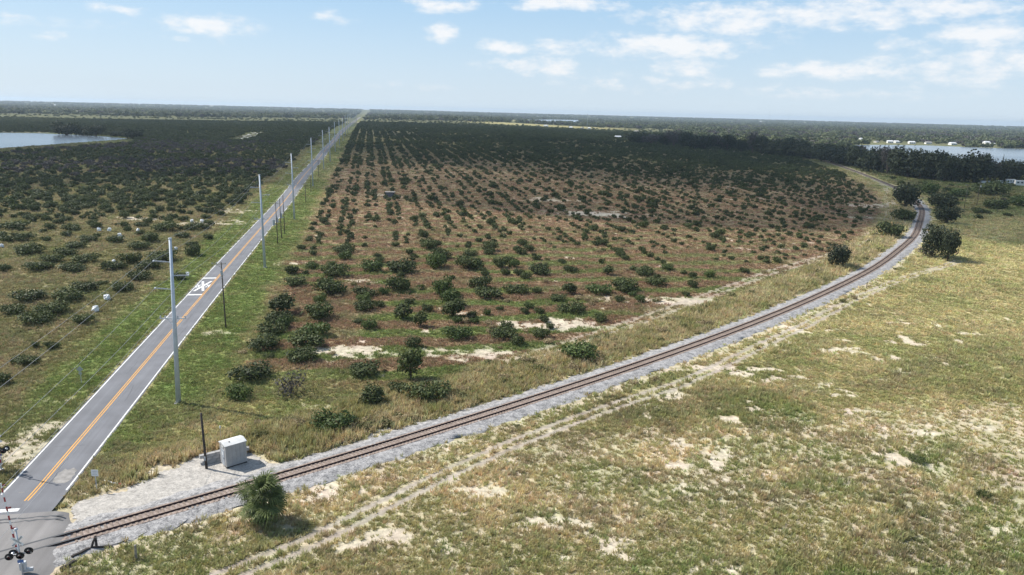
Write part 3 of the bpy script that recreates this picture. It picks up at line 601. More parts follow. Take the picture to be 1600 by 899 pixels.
CIT = proto_set('citrus', 9, 1000, .078, M['leaf'], 9, shell=.5); CITG = proto_set('green', 4, 900, .082, M['leafg'], 8, shell=.5); DEADB = proto_set('dead', 3, 420, .055, M['dead'], 6, shell=.25, stems=9, r0=.02); STRAW = proto_set('straw', 3, 420, .10, M['straw'], 7, shell=.45)
OAK = proto_set('oak', 5, 1500, .068, M['leafd'], 12, 1, 1, .42, 4, .05, .6); OAKG = proto_set('greyoak', 2, 800, .055, M['dead'], 10, 1, 1, .55, 5, .035, .3)
CITT = proto_set('tall', 3, 800, .12, M['leaf'], 9, 1, 2.0, .5); OAKT = proto_set('talloak', 3, 1700, .085, M['leafd'], 13, 1, 2.0, .46, 4, .06, .6)
def plant(name, label, cat, p, R, H, proto, rz=None, group=None):
    t = thing(name, label, cat, (p[0], p[1], p[2]), random.uniform(0, 6.28) if rz is None else rz, group); t.scale = (R, R, H)
    if H / R > 1.5: proto = random.choice(OAKT if proto in OAK else CITT if proto in CIT else [proto]); t.scale = (R, R, H / 2.0 if proto in OAKT or proto in CITT else H)
    obj('trunk', proto[1], t); obj('crown', proto[0], t); return t
def from_px(x, yb, w, h):
    p = at(x, yb); s = pxm(p); el = math.atan2(CAMH - p[2], np.hypot(p[0], p[1])); R = w * s / 2
    H = max((h * s - R * 2 * math.sin(el) * .45) / math.cos(el), R * .75); return p, R, H

# bushes of the grove that can be picked out one by one: centre x, base y, width, height in photo pixels
HB = [(372, 622, 45, 28), (392, 592, 65, 30), (570, 585, 55, 22), (462, 446, 38, 18), (524, 432, 42, 25), (515, 460, 48, 30), (582, 424, 38, 22), (628, 425, 48, 25), (622, 455, 42, 30), (670, 389, 32, 20), (682, 419, 35, 28), (539, 395, 35, 15), (487, 420, 22, 13),
      (442, 490, 42, 36), (435, 503, 46, 22), (500, 498, 50, 32), (570, 484, 38, 20), (570, 463, 40, 16), (630, 498, 30, 28), (657, 510, 24, 28), (578, 513, 28, 18), (412, 545, 55, 28), (424, 521, 46, 20), (492, 523, 52, 24), (480, 541, 58, 32), (472, 563, 52, 28), (420, 559, 20, 10), (692, 462, 34, 32), (706, 478, 36, 30), (708, 496, 38, 34),
      (715, 528, 48, 20), (787, 527, 45, 18), (846, 527, 30, 18), (762, 465, 45, 22), (807, 458, 40, 18), (872, 470, 30, 15), (890, 460, 24, 22), (892, 488, 46, 18), (936, 459, 42, 20), (977, 455, 48, 25), (1025, 446, 35, 18), (1005, 430, 35, 15), (1042, 422, 25, 12), (844, 428, 38, 20), (892, 425, 26, 13), (950, 430, 18, 18), (732, 420, 42, 28), (782, 418, 28, 20), (750, 450, 38, 25), (820, 490, 15, 12), (842, 490, 18, 12), (761, 493, 13, 12), (690, 405, 30, 20), (735, 400, 24, 12), (765, 398, 20, 12), (560, 505, 20, 10), (640, 475, 20, 12)]
HL = [(36, 377, 32, 15), (46, 397, 42, 13), (120, 388, 32, 12), (139, 378, 28, 11), (180, 379, 30, 10), (102, 399, 32, 11), (82, 410, 35, 12), (135, 410, 35, 16), (61, 422, 42, 15), (115, 424, 40, 17), (177, 422, 38, 16), (217, 390, 35, 15), (236, 378, 28, 17), (255, 408, 48, 20), (302, 400, 25, 20), (286, 372, 25, 11), (260, 362, 38, 18), (304, 360, 30, 15), (326, 374, 16, 10), (232, 420, 38, 18), (280, 437, 24, 15), (217, 437, 38, 15), (192, 455, 35, 18), (132, 454, 38, 18), (45, 470, 48, 18), (105, 470, 48, 18), (82, 490, 50, 22), (20, 490, 38, 18), (57, 505, 48, 18), (130, 505, 32, 18), (82, 545, 22, 15), (56, 544, 12, 12), (40, 568, 38, 18), (6, 424, 22, 15), (28, 358, 35, 13), (200, 362, 13, 10), (222, 355, 22, 10), (112, 360, 28, 10), (204, 412, 32, 20), (300, 385, 20, 10), (160, 445, 18, 9), (5, 600, 22, 20)]
grove_ind = []
for q in HB: grove_ind.append((*from_px(q[0], q[1], q[2] * 1.05, q[3] * 1.05), 'r'))
for q in HL: grove_ind.append((*from_px(q[0], q[1], q[2] * 1.1, q[3] * 1.1), 'l'))
handXY = np.array([g[0][:2] for g in grove_ind])
# regular plantation further out: double rows along the road
gen = []
r = np.random.default_rng(23)
def add_gen(P, R, H, side, dead=0.0): gen.append((P[0], P[1], R, H, side, dead))
def add_rows(vs, us, side):
    U, V = np.meshgrid(us, vs); U = U.ravel(); V = V.ravel(); x = R0[0] + RD[0] * U + RN[0] * V; y = R0[1] + RD[1] * U + RN[1] * V
    d = np.hypot(x, y); k = (y > (118 if side == 'r' else 200)) & (np.abs(np.arctan2(x, y)) < .72) & (d > (0 if side == 'r' else 262)); x, y, d, Ux, Vx = x[k], y[k], d[k], U[k], V[k]; n = len(x)
    if side == 'r':
        k = np.where(y < 1190, rail_off(x, y), -200) < -21; x, y, d, Ux, Vx = x[k], y[k], d[k], Ux[k], Vx[k]; n = len(x)
        cl = fbm(x / 60, y / 60, 51, 3); dense = S(400, 760, d + 160 * (cl - .5)); run = S(.40, .55, vnoise(Ux / 13, Vx * 3.1, 58)); pr = np.where(d < 230, .42 * run, (.26 + .64 * run) * np.where(cl > .42, 1, .75) * (1 - dense) + (.26 + .50 * S(.34, .52, fbm(x / 38, y / 60, 57, 3))) * dense); dead = 0 * x
        R = r.uniform(.7, 1.5, n) * (1 + .65 * dense) * np.where(r.random(n) < .15, 1.6, 1) * np.where(d < 230, 1.25, 1); H = R * r.uniform(1.05, 1.45, n)
    else:
        cl = fbm(x / 70, y / 45, 52, 3); dense = S(270, 370, d + 130 * (cl - .5)); pr = .36 + .58 * dense
        dead = S(.42, .55, fbm(x / 150, y / 90, 53, 3)) * S(420, 520, d) * S(900, 700, d); R = r.uniform(1.2, 2.2, n) * (1 + .35 * dense); H = R * r.uniform(.9, 1.35, n)
    jit = .5 if side == 'r' else 2.2; x = x + r.normal(size=n) * jit; y = y + r.normal(size=n) * jit; k = (r.random(n) < pr) & ~in_lake(x, y)
    for i in np.where(k & (d < 330))[0]:
        if np.min(np.hypot(handXY[:, 0] - x[i], handXY[:, 1] - y[i])) < 3.6: k[i] = False
    return np.c_[x, y, R, H, np.full(n, side == 'r'), dead][k]
vr = np.arange(20, 900, 9.4)
G = np.vstack([add_rows(np.sort(np.r_[vr - 1.7, vr + 1.7]), np.arange(20, 1750, 4.7), 'r'), add_rows(np.arange(-22, -1100, -7.6), np.arange(60, 1700, 4.6), 'l')])
def meadow_rows():
    n = 1500; x = r.uniform(200, 900, n); y = r.uniform(300, 900, n); ro = rail_off(x, y); d = np.hypot(x, y); nn = fbm(x / 45, y / 30, 59, 3); k = (ro > 9) & (np.abs(np.arctan2(x, y)) < .72) & (r.random(n) < S(.38, .52, nn)) & (y > 330 + 40 * (nn - .5)) & ~in_lake(x, y); R = r.uniform(1.2, 3.0, n)
    return np.c_[x, y, R, R * r.uniform(.7, 1.1, n), np.zeros(n), .1 + 0 * x][k]
G = np.vstack([G, meadow_rows()]); is_meadow = (G[:, 4] < .5) & (G[:, 0] > 150)
gd = np.hypot(G[:, 0], G[:, 1])
GZ = zt(G[:, 0], G[:, 1]); order = np.argsort(gd / G[:, 2])
# keep clear of sand lane and inner track
NEARL = np.array([at(*p)[:2] for p in [(-60, 207), (60, 207), (150, 211), (212, 216), (206, 224), (160, 228), (100, 232), (60, 235), (0, 239), (-60, 243)]])
clear = ~inside(G[:, 0], G[:, 1], NEARL) & (seg_dist(G[:, 0], G[:, 1], INNER) > 3.5) & (seg_dist(G[:, 0], G[:, 1], LANE) > 12)
infr = (np.abs(np.arctan2(G[:, 0], G[:, 1])) < .60) & ~is_meadow
n_ind = 300 - len(grove_ind); pick = [i for i in order if clear[i] and infr[i]][:n_ind]; pickset = set(pick)
for i in pick: grove_ind.append((np.array([G[i, 0], G[i, 1], GZ[i]]), G[i, 2], G[i, 3], 'r' if G[i, 4] else 'l'))
LAND = [('r', (279, 630), 'the nearest steel pole'), ('r', (353, 513), 'the transformer pole'), ('r', (414, 418), 'the second steel pole'), ('r', (460, 343), 'the third steel pole'), ('r', (610, 305), 'the grey shed'), ('r', (642, 588), 'the lone upright tree'), ('r', (908, 558), 'the bright trackside shrub'), ('r', (1308, 418), 'the round tree by the rails'), ('r', (1090, 470), 'the sand patch inside the bend'), ('r', (935, 335), 'the long sand streak mid grove'), ('r', (1365, 322), 'the bare lot by the bend'),
        ('l', (167, 463), 'the largest white wrapped sapling'), ('l', (127, 600), 'the diamond sign'), ('l', (319, 448), 'the painted X'), ('l', (106, 366), 'the leftmost far white wrap'), ('l', (216, 362), 'the rightmost far white wrap'), ('l', (20, 300), 'the left frame edge'), ('l', (400, 366), 'the second steel pole'), ('l', (430, 300), 'the three clustered poles')]
LXY = [(s, at(*p)[:2], t) for s, p, t in LAND]; bucket = {}
for k, g in enumerate(grove_ind):
    c = [(np.hypot(*(g[0][:2] - q)), t) for s, q, t in LXY if s == g[3]]; dd_, t = min(c); bucket.setdefault((g[3], t), []).append((dd_, k))
for (side, t), v in bucket.items():
    for rank, (_, k) in enumerate(sorted(v), 1):
        p, R, H, s = grove_ind[k]; size = 'large' if R > 2.1 else 'small' if R < 1.15 else 'mid sized'
        near_ = 'nearest' if rank == 1 else ordinal(rank) + ' nearest'
        lab = f'{size} citrus bush, {near_} to {t}' + (', left of road' if side == 'l' and 'pole' in t else '')
        gr = (side == 'r' and np.hypot(p[0], p[1]) < 210 and random.random() < .22)
        plant('citrus_bush', lab, 'bush', p - [0, 0, .05], R, H, random.choice(CITG if gr else CIT), None, 'citrus bushes of the groves')

# one point cloud with instanced plants: for what nobody would count
def hidden_coll(name, meshes):
    c = bpy.data.collections.new(name)
    for i, m in enumerate(meshes): o = bpy.data.objects.new(f'{name}_{i:02d}', m); c.objects.link(o)
    return c
def scatter(name, P, scale, rot, idx, tint, coll, label, parent=None):
    n = len(P); me = bpy.data.meshes.new(name); me.vertices.add(n); me.vertices.foreach_set('co', np.asarray(P, np.float32).ravel())
    def attr(nm, ty, data, key): a = me.attributes.new(nm, ty, 'POINT'); a.data.foreach_set(key, np.ascontiguousarray(data).ravel())
    attr('isc', 'FLOAT_VECTOR', np.asarray(scale, np.float32), 'vector'); attr('irot', 'FLOAT_VECTOR', np.asarray(rot, np.float32), 'vector'); attr('iid', 'INT', np.asarray(idx, np.int32), 'value')
    if tint is not None: attr('tint', 'FLOAT_COLOR', np.c_[tint, np.ones(n)].astype(np.float32), 'color')
    o = obj(name, me, parent); g = bpy.data.node_groups.new(name + '_nodes', 'GeometryNodeTree')
    g.interface.new_socket('Geometry', in_out='INPUT', socket_type='NodeSocketGeometry'); g.interface.new_socket('Geometry', in_out='OUTPUT', socket_type='NodeSocketGeometry')
    N, L = g.nodes.new, g.links.new; gi, go = N('NodeGroupInput'), N('NodeGroupOutput'); iop = N('GeometryNodeInstanceOnPoints'); ci = N('GeometryNodeCollectionInfo')
    ci.inputs['Collection'].default_value = coll; ci.inputs['Separate Children'].default_value = True; ci.inputs['Reset Children'].default_value = True
    def na(nm, ty): a = N('GeometryNodeInputNamedAttribute'); a.data_type = ty; a.inputs['Name'].default_value = nm; return a.outputs['Attribute']
    L(gi.outputs[0], iop.inputs['Points']); L(ci.outputs[0], iop.inputs['Instance']); iop.inputs['Pick Instance'].default_value = True
    L(na('iid', 'INT'), iop.inputs['Instance Index']); e2r = N('FunctionNodeEulerToRotation'); L(na('irot', 'FLOAT_VECTOR'), e2r.inputs[0]); L(e2r.outputs[0], iop.inputs['Rotation']); L(na('isc', 'FLOAT_VECTOR'), iop.inputs['Scale'])
    L(iop.outputs[0], go.inputs[0]); md = o.modifiers.new('scatter', 'NODES'); md.node_group = g
    return tag(o, label, kind='stuff')
LOW = [leaf_cloud(rng, 230, bush_lumps(rng, 1, 1, 6), .16).mesh('far_bush', M['leaf']) for _ in range(5)] + [leaf_cloud(rng, 200, bush_lumps(rng, 1, 1, 6), .15, shell=.3).mesh('far_dead_bush', M['dead']) for _ in range(2)]
rest = np.array([i for i in range(len(G)) if i not in pickset and clear[i]])
idx = np.where(r.random(len(rest)) < G[rest, 5] * .75, 5 + r.integers(0, 2, len(rest)), r.integers(0, 5, len(rest)))
scatter('grove_bushes', np.c_[G[rest, 0], G[rest, 1], GZ[rest] - .05], np.c_[G[rest, 2], G[rest, 2], G[rest, 3]], np.c_[np.zeros((len(rest), 2)), r.random(len(rest)) * 6.28], idx, None, hidden_coll('bush_source', LOW), 'dense mass of dark green grove bushes in the middle distance')

HS = [(1392, 224, 12, 6.5, 'white house, leftmost on the far shore of the right lake'), (1402, 224, 11, 6, 'white house, second from left on the far lake shore'), (1426, 225, 13, 6, 'pale boathouse, third from left on the far lake shore'), (1452, 225.5, 13, 6, 'white house, fourth from left on the far lake shore'), (1490, 227, 15, 6.5, 'long white house, fifth from left on the far lake shore'), (1543, 226, 13, 7.5, 'large white gabled house at the right of the far lake shore'), (1553, 226.5, 9, 4, 'low white annex right of the large gabled house'), (1346, 218.5, 5, 4, 'tiny white house among trees left of the lake'), (1371, 223, 8, 4, 'grey roofed house at the left tip of the lake'),
      (966, 216.5, 14, 6, 'white buildings left of the gap before the dark tree belt'), (985, 217, 13, 6, 'white house right of the gap before the dark tree belt'), (892, 201.5, 7, 5, 'white house left of the mast on the far meadow'), (853, 198, 9, 3.5, 'long low white building at the far left of the meadow'), (910, 202, 6, 4, 'small white house just left of the mast'), (921, 202, 6, 4, 'small white house just right of the mast'), (995, 208, 10, 5.5, 'pale roofed house at the left end of the dark tree belt'), (1212, 241, 26, 4, 'low pale shed roof among the bushes before the tree belt'),
      (616, 184, 12, 3, 'pale distant barn right of the road end'), (586, 183, 8, 2.5, 'small pale building near the road end'), (85, 165, 4, 2.5, 'tiny white house on the left horizon'), (330, 167.5, 9, 3, 'white building on the horizon left of the road'), (675, 174, 9, 3, 'pale building on the horizon right of the road'), (1190, 191.5, 10, 3, 'white buildings on the horizon below two masts')]
HXY = [(at(x, y)[:2], w * pxm(at(x, y))) for x, y, w, h, l in HS]
# dead vine heaps in the grove and rank weeds on the rail bank
def weeds():
    r = np.random.default_rng(71); n = 5200; D = 95 * (330 / 95) ** r.random(n); A = np.radians(r.uniform(-38, 38, n)); X = D * np.sin(A); Y = D * np.cos(A); u, v, ro, d, verge, field, bank, grove, left = zones(X, Y)
    tall = bank * S(.42, .56, fbm(X / 7, Y / 5, 72, 3)) * .9; heap = grove * .24 * S(.40, .55, fbm(X / 16, Y / 12, 73, 3)); side = field * S(9, 4.8, ro) * .5 * S(.45, .6, fbm(X / 6, Y / 5, 74, 3))
    k = (r.random(n) < np.maximum.reduce([tall, heap, side])) & (np.abs(v) > 5) & ~((ro > -5) & (ro < 4.9)) & ~inside(X, Y, PADP) & (D < 320); X, Y, bank, grove = X[k], Y[k], bank[k], grove[k]; n = len(X)
    ms = [leaf_cloud(rng, 260, bush_lumps(rng, 1, 1, 7), .13, shell=.4).mesh('dry_weed', M['straw']) for _ in range(3)] + [leaf_cloud(rng, 260, bush_lumps(rng, 1, 1, 7), .13, shell=.4).mesh('green_weed', M['weed']) for _ in range(3)]
    idx = np.where(r.random(n) < np.where(bank > .4, .55, .25), 3, 0) + r.integers(0, 3, n); R_ = r.uniform(.45, 1.15, n) * np.where(bank > .4, 1.15, 1)
    scatter('weeds', np.c_[X, Y, zt(X, Y) - .03], np.c_[R_, R_, R_ * r.uniform(.7, 1.3, n)], np.c_[np.zeros((n, 2)), r.random(n) * 6.28], idx, None, hidden_coll('weed_source', ms), 'straw coloured and olive weeds on the rail bank and in the grove')
PADP = np.array([at(*p)[:2] for p in [(104, 812), (118, 785), (160, 770), (215, 757), (265, 735), (300, 716), (345, 702), (395, 708), (430, 722), (470, 722), (520, 704), (560, 690), (600, 668), (628, 664), (540, 702), (450, 735), (350, 760), (250, 790), (150, 822), (112, 838)]])
weeds()

# forest that closes the view
def forest():
    n = 34000; r = np.random.default_rng(31); D = np.exp(r.uniform(math.log(1150), math.log(11500), n)); A = r.uniform(-.76, .76, n); X = D * np.sin(A); Y = D * np.cos(A)
    u, v = road_uv(X, Y); th = X / Y
    k = ~in_lake(X, Y) & (np.abs(v) > 14 + D * .004)
    field = S(2000, 2300, D) * S(4200, 3300, D) * S(-.10, -.02, th) * S(.20, .08, th) * S(.42, .50, fbm(X / 420, Y / 300, 77, 3)); k &= r.random(n) > field * .97
    grovey = (th < .22) & (D < 2400); k &= ~(grovey & (D < 1650))
    pr = np.where(grovey, .5, .92) * (.12 + .88 * S(.36, .50, fbm(X / 330, Y / 220, 78, 3))); k &= r.random(n) < pr
    k &= ~((th > .2) & (D < 1250) & (v < 460))
    # trees keep clear of the houses and of the open ground before them
    az = np.arctan2(X, Y)
    for p, w in HXY:
        hd = np.hypot(*p); k &= ~((np.abs(az - math.atan2(*p)) * hd < w * .6 + 6) & (D > hd - 240) & (D < hd + 16))
    X, Y, D, th, grovey = X[k], Y[k], D[k], th[k], grovey[k]; n = len(X)
    sz = np.where(grovey, 3.2, np.clip(5.5 + D / 650, 5, 19)) * r.uniform(.7, 1.35, n); h = np.where(grovey, sz * .95, np.clip(sz * .9, 4.5, 10) * r.uniform(.75, 1.25, n) * 1.15)
    ms = [leaf_cloud(rng, 190, bush_lumps(rng, 1, 1, 6, .5), .19).mesh('far_tree', M['forest']) for _ in range(5)] + [leaf_cloud(rng, 170, bush_lumps(rng, 1, 1, 6, .5), .17, shell=.3).mesh('far_bare_tree', M['dead']) for _ in range(2)] + [leaf_cloud(rng, 170, bush_lumps(rng, 1, 1, 6), .18).mesh('far_grove', M['leaf']) for _ in range(2)]
    idx = np.where(grovey, 7 + r.integers(0, 2, n), np.where(r.random(n) < np.where((th > .25) & (D < 3500), .26, .10), 5 + r.integers(0, 2, n), r.integers(0, 5, n)))
    scatter('far_forest', np.c_[X, Y, zt(X, Y) - .3], np.c_[sz, sz, h], np.c_[np.zeros((n, 2)), r.random(n) * 6.28], idx, None, hidden_coll('forest_source', ms), 'hazy distant woodland reaching to the horizon')
forest()

# grass
def tuft(rng, n, spread, h, w):
    b = MB()
    for _ in range(n):
        a = rng.random() * 6.283; q = spread * rng.random() ** .6; x, y = q * math.cos(a), q * math.sin(a); t = rng.random() * 6.283; lean = .25 + .5 * rng.random(); hh = h * (.55 + .65 * rng.random()); ww = w * (.6 + .7 * rng.random())
        dx, dy = math.cos(t) * ww, math.sin(t) * ww; la = a + rng.normal() * .6; lx, ly = math.cos(la) * lean * hh, math.sin(la) * lean * hh
        b.add([(x - dx, y - dy, -.03), (x + dx, y + dy, -.03), (x + lx * .45 + dx * .6, y + ly * .45 + dy * .6, hh * .7), (x + lx, y + ly, hh), (x + lx * .45 - dx * .6, y + ly * .45 - dy * .6, hh * .7)], [(0, 1, 2, 4), (4, 2, 3)])
    return b
def grass():
    r = np.random.default_rng(41)
    tg = [tuft(r, 16, .42, 1.0, .085).mesh('tuft', M['grass']) for _ in range(5)] + [tuft(r, 20, .75, .55, .12).mesh('low_tuft', M['grass']) for _ in range(3)]
    n = 440000; D = 46 * (1000 / 46) ** (r.random(n) ** 1.05); A = np.radians(r.uniform(-40, 40, n)); X = D * np.sin(A); Y = D * np.cos(A)
    u, v, ro, d, verge, field, bank, grove, left = zones(X, Y); col, cover, veg, h = surface(X, Y)
    keep = (np.abs(v) > 3.9) & ~((ro > -4.0 + .9 * r.random(n) ** 3) & (ro < 4.2 - .9 * r.random(n) ** 3)) & (r.random(n) < cover ** 1.3 * (1 - .45 * grove * S(180, 300, D)))
    keep &= ~in_lake(X, Y) & ~((D > 430) & (r.random(n) < .35)) & ~((np.abs(u - UX) < 10) & (np.abs(v) < 8.5)) & ~inside(X, Y, PADP)
    X, Y, D, veg, h, verge, field, bank, grove = [a[keep] for a in (X, Y, D, veg, h, verge, field, bank, grove)]; n = len(X)
    gs = np.clip(D / 150, .75, 4.0)
    low = (r.random(n) < .25 + .6 * verge + .2 * grove); idx = np.where(low, 5 + r.integers(0, 3, n), r.integers(0, 5, n))
    hs = h * r.uniform(.6, 1.5, n) * (1 + .25 * (gs - 1)) * np.where(r.random(n) < .05, 1.5, 1); ws = gs * .62 * r.uniform(.6, 1.4, n) * (1 + .2 * bank)
    t = veg * r.uniform(.85, 1.30, (n, 1)) * (1 + .06 * r.normal(size=(n, 3))); pale = (r.random(n) < .08 * (1 - verge))[:, None]; t = np.where(pale, t * .45 + np.array([.40, .33, .20]) * .55, t); gr_ = (r.random(n) < .06)[:, None]; t = np.where(gr_, t * .4 + GREEN * .7, t)
    scatter('grass', np.c_[X, Y, zt(X, Y)], np.c_[ws, ws, hs * 1.05], np.c_[r.normal(size=(n, 2)) * .1, r.random(n) * 6.28], idx, np.clip(t, .01, .9), hidden_coll('grass_source', tg), 'dry tan and green grass tufts over the fields and banks')
grass()

# single trees and shrubs that stand out
SH = [('upright_tree', 'lone upright young tree at the grove edge above the rail bank', 'tree', 642, 592, 40, 56, CIT[0], 1.0), ('bank_shrub', 'round dark shrub on the rail bank left of the lone upright tree', 'shrub', 584, 632, 40, 36, CIT[1], 1),
      ('bank_shrub', 'broad dark thicket on the rail bank below the lone upright tree', 'shrub', 668, 622, 74, 32, CIT[2], 1), ('bank_shrub', 'low olive thicket on the bank nearest the signal shelter', 'shrub', 520, 668, 70, 34, CITG[0], 1), ('bank_shrub', 'small dark shrub between the round shrub and the broad thicket', 'shrub', 622, 612, 34, 22, CIT[4], 1), ('trackside_shrub', 'bright green shrub on the rail bank at mid frame', 'shrub', 908, 560, 68, 30, CITG[1], 1),
      ('bare_tree', 'sparse grey leafless citrus tree near the nearest steel pole', 'tree', 455, 616, 66, 46, DEADB[0], 1), ('trackside_tree', 'dark round tree standing inside the rail curve', 'tree', 1308, 418, 38, 42, OAK[0], 1),
      ('trackside_tree', 'dense dark tree hiding the far bend of the track', 'tree', 1414, 326, 42, 44, OAK[1], 1), ('trackside_shrub', 'olive shrub just below the dense tree at the bend', 'shrub', 1412, 346, 40, 24, CIT[3], 1), ('trackside_shrub', 'green shrub mass on the inner side of the rail bend', 'shrub', 1388, 370, 50, 30, CIT[5], 1),
      ('trackside_tree', 'tall grey green tree on the outer side of the rail bend', 'tree', 1456, 402, 40, 58, OAK[2], 1), ('trackside_tree', 'dark tree right of the grey green tree at the bend', 'tree', 1480, 408, 30, 56, OAK[3], 1), ('bare_shrub', 'grey leafless shrub at the foot of the grey green tree', 'shrub', 1447, 402, 34, 22, DEADB[1], 1),
      ('trackside_tree', 'dark broad tree beyond the bend, right of the rails', 'tree', 1478, 350, 40, 32, OAK[4], 1), ('trackside_tree', 'dark tree behind the broad tree right of the rails', 'tree', 1470, 326, 44, 28, OAK[0], 1), ('trackside_shrub', 'green shrubs beside the rails beyond the bend', 'shrub', 1452, 305, 30, 22, CITG[0], 1),
      ('meadow_shrub', 'dark shrub right of the two utility poles', 'shrub', 1528, 334, 22, 12, CIT[5], 1), ('meadow_shrub', 'wide green shrub in the right meadow', 'shrub', 1556, 326, 44, 18, CIT[6], 1), ('meadow_shrub', 'green shrub at the right edge of the meadow', 'shrub', 1592, 322, 40, 18, CITG[1], 1), ('meadow_shrub', 'small dark shrub low in the right meadow', 'shrub', 1575, 339, 16, 8, CIT[0], 1), ('meadow_shrub', 'green shrub below the white vehicles', 'shrub', 1545, 304, 60, 16, CIT[1], 1), ('meadow_shrub', 'green shrub left of the two utility poles', 'shrub', 1496, 308, 34, 15, CITG[2], 1),
      ('field_shrub', 'dark flat weed clump at the right of the field', 'shrub', 1432, 722, 30, 10, CIT[2], 1), ('field_shrub', 'dark weed clump near the right frame edge', 'shrub', 1535, 776, 30, 12, CIT[3], 1)]
for nm, lab, cat, x, yb, w, h, pr, _ in SH:
    p, R, H = from_px(x, yb, w, h); plant(nm, lab, cat, p, R, H, pr)
# tree belt by the right lake
belt = np.array([(985, 224, 206), (1030, 228, 205), (1080, 233, 209), (1130, 236, 212), (1180, 240, 215), (1230, 245, 216), (1280, 250, 229), (1330, 259, 231), (1380, 271, 229), (1430, 279, 231), (1480, 284, 242), (1530, 286, 245), (1580, 285, 248)], float)
r = np.random.default_rng(61); bx = []
for row, (dy, n) in enumerate(((0, 34), (-4, 26))):
    for k in range(n):
        x = 990 + (1585 - 990) * (k + .5 + r.uniform(-.25, .25)) / n; yb = np.interp(x, belt[:, 0], belt[:, 1]) + dy; ytop = np.interp(x, belt[:, 0], belt[:, 2]) + r.normal() * 4
        if row: ytop += 3
        bx.append((x, yb, 42 + r.uniform(-12, 18) - (14 if x < 1200 else 0), max(yb - ytop, 12), row))
bx.sort()
for row in (0, 1):
    for k, (x, yb, w, h, rw) in enumerate([b for b in bx if b[4] == row], 1):
        p, R, H = from_px(x, yb, w, h); grey = r.random() < .12
        lab = f'{"grey bare" if grey else "tall dark"} tree, {ordinal(k)} from the left in the {"back" if row else "front"} row of the lakeside tree belt'
        plant('belt_tree', lab, 'tree', p, R, H * 1.02, random.choice(OAKG if grey else OAK), None, 'trees of the lakeside belt')
for k, (x, yb, w, h) in enumerate([(105, 211.5, 44, 22), (150, 213, 34, 18), (130, 212, 26, 15), (207, 217, 34, 17), (180, 214, 24, 10)], 1):
    p, R, H = from_px(x, yb, w, h); plant('shore_tree', ['largest dark oak on the far shore of the left lake', 'second largest dark oak on the far shore of the left lake', 'dark oak squeezed between the two largest oaks on the left shore', 'dark oak right of the left lake, apart from the others', 'low dark tree at the right tip of the left lake'][k - 1], 'tree', p, R, H, OAK[k - 1])
# upright pines against the right lake
for x, yb, h, lab in ((1523, 285, 46, 'pointed conifer rising above the tree belt before the lake'), (1561, 285, 42, 'second pointed conifer above the right end of the tree belt')):
    p = at(x, yb); s = pxm(p); H = h * s; b = leaf_cloud(np.random.default_rng(int(x)), 500, [((0, 0, H * t), (1.9 * (1.06 - t), 1.9 * (1.06 - t), H * .07)) for t in np.linspace(.35, .97, 9)], .45)
    t = thing('conifer', lab, 'tree', p); obj('crown', b.mesh('crown', M['leafd']), t); MB().tube([(0, 0, -.2), (0, 0, H * .9)], [.3, .08], 7).build('trunk', M['bark'], t)

# ------------------------------------------------------------------ palm
def palm():
    p = at(412, 816); t = thing('cabbage_palm', 'stocky fan leaved palm standing between the railway and the dirt track', 'palm', p)
    rr = np.random.default_rng(3); H = 3.35
    b = MB(); zs = np.linspace(-.1, H, 12); b.tube([(.04 * math.sin(z * 3), .05 * math.cos(z * 2), z) for z in zs], [.26 + .05 * math.sin(z * 9) for z in zs], 10); tr = b.build('trunk', M['palmtrunk'], t)
    bt = MB()
    for k in range(46):
        a = k * 2.4; z = .5 + 2.7 * k / 46; c, s = math.cos(a), math.sin(a); bt.tube([(c * .22, s * .22, z), (c * .42, s * .42, z + .22)], [.06, .02], 4)
    bt.build('leaf_boots', M['palmtrunk'], tr)
    def frond(m, seed, L=1.15, n=19, stem=1.0, width=.062):
        q = np.random.default_rng(seed); b = MB(); b.tube([(0, 0, 0), (stem * .5, 0, .09), (stem, 0, .02)], [.035, .026, .018], 4)
        for i in range(n):
            a = (i / (n - 1) - .5) * 2 * 2.05; l = L * (.70 + .30 * math.cos(a)) * q.uniform(.82, 1.12); c, s = math.cos(a), math.sin(a); w = width; dr = q.uniform(.45, 1.0)
            def P(tt, side, drop): return (stem + c * l * tt - s * side, s * l * tt + c * side, .02 + .16 * tt + .10 * math.cos(a) * tt - drop)
            b.add([P(.03, 0, 0), P(.45, w, .02), P(.45, -w, .05), P(.75, w * .7, .14), P(.75, -w * .7, .17), P(1.0, 0, dr * l)], [(0, 1, 2), (1, 3, 4, 2), (3, 5, 4)])
        return b.mesh('frond', m)
    fr = [frond(M['palm'], k, 1.0 + .12 * k, 19, .75 + .16 * k) for k in range(5)]; fd = [frond(M['palmdead'], k, .95, 15, .9, .045) for k in (8, 9)]
    n = 84
    for k in range(n):
        e = 1.42 - 2.75 * (k / (n - 1)) ** .80 + rr.normal() * .2; a = k * 2.39996 + rr.normal() * .3; dead = k > n - 20 and k % 2 == 0
        o = obj('frond', fd[k % 2] if dead else fr[k % 5], t, (.12 * math.cos(a), .12 * math.sin(a), H - .75 + .75 * (e + 1.3) / 2.7)); o.rotation_euler = (rr.normal() * .45, -e, a); sc_ = rr.uniform(.78, 1.28); o.scale = (sc_,) * 3
palm()

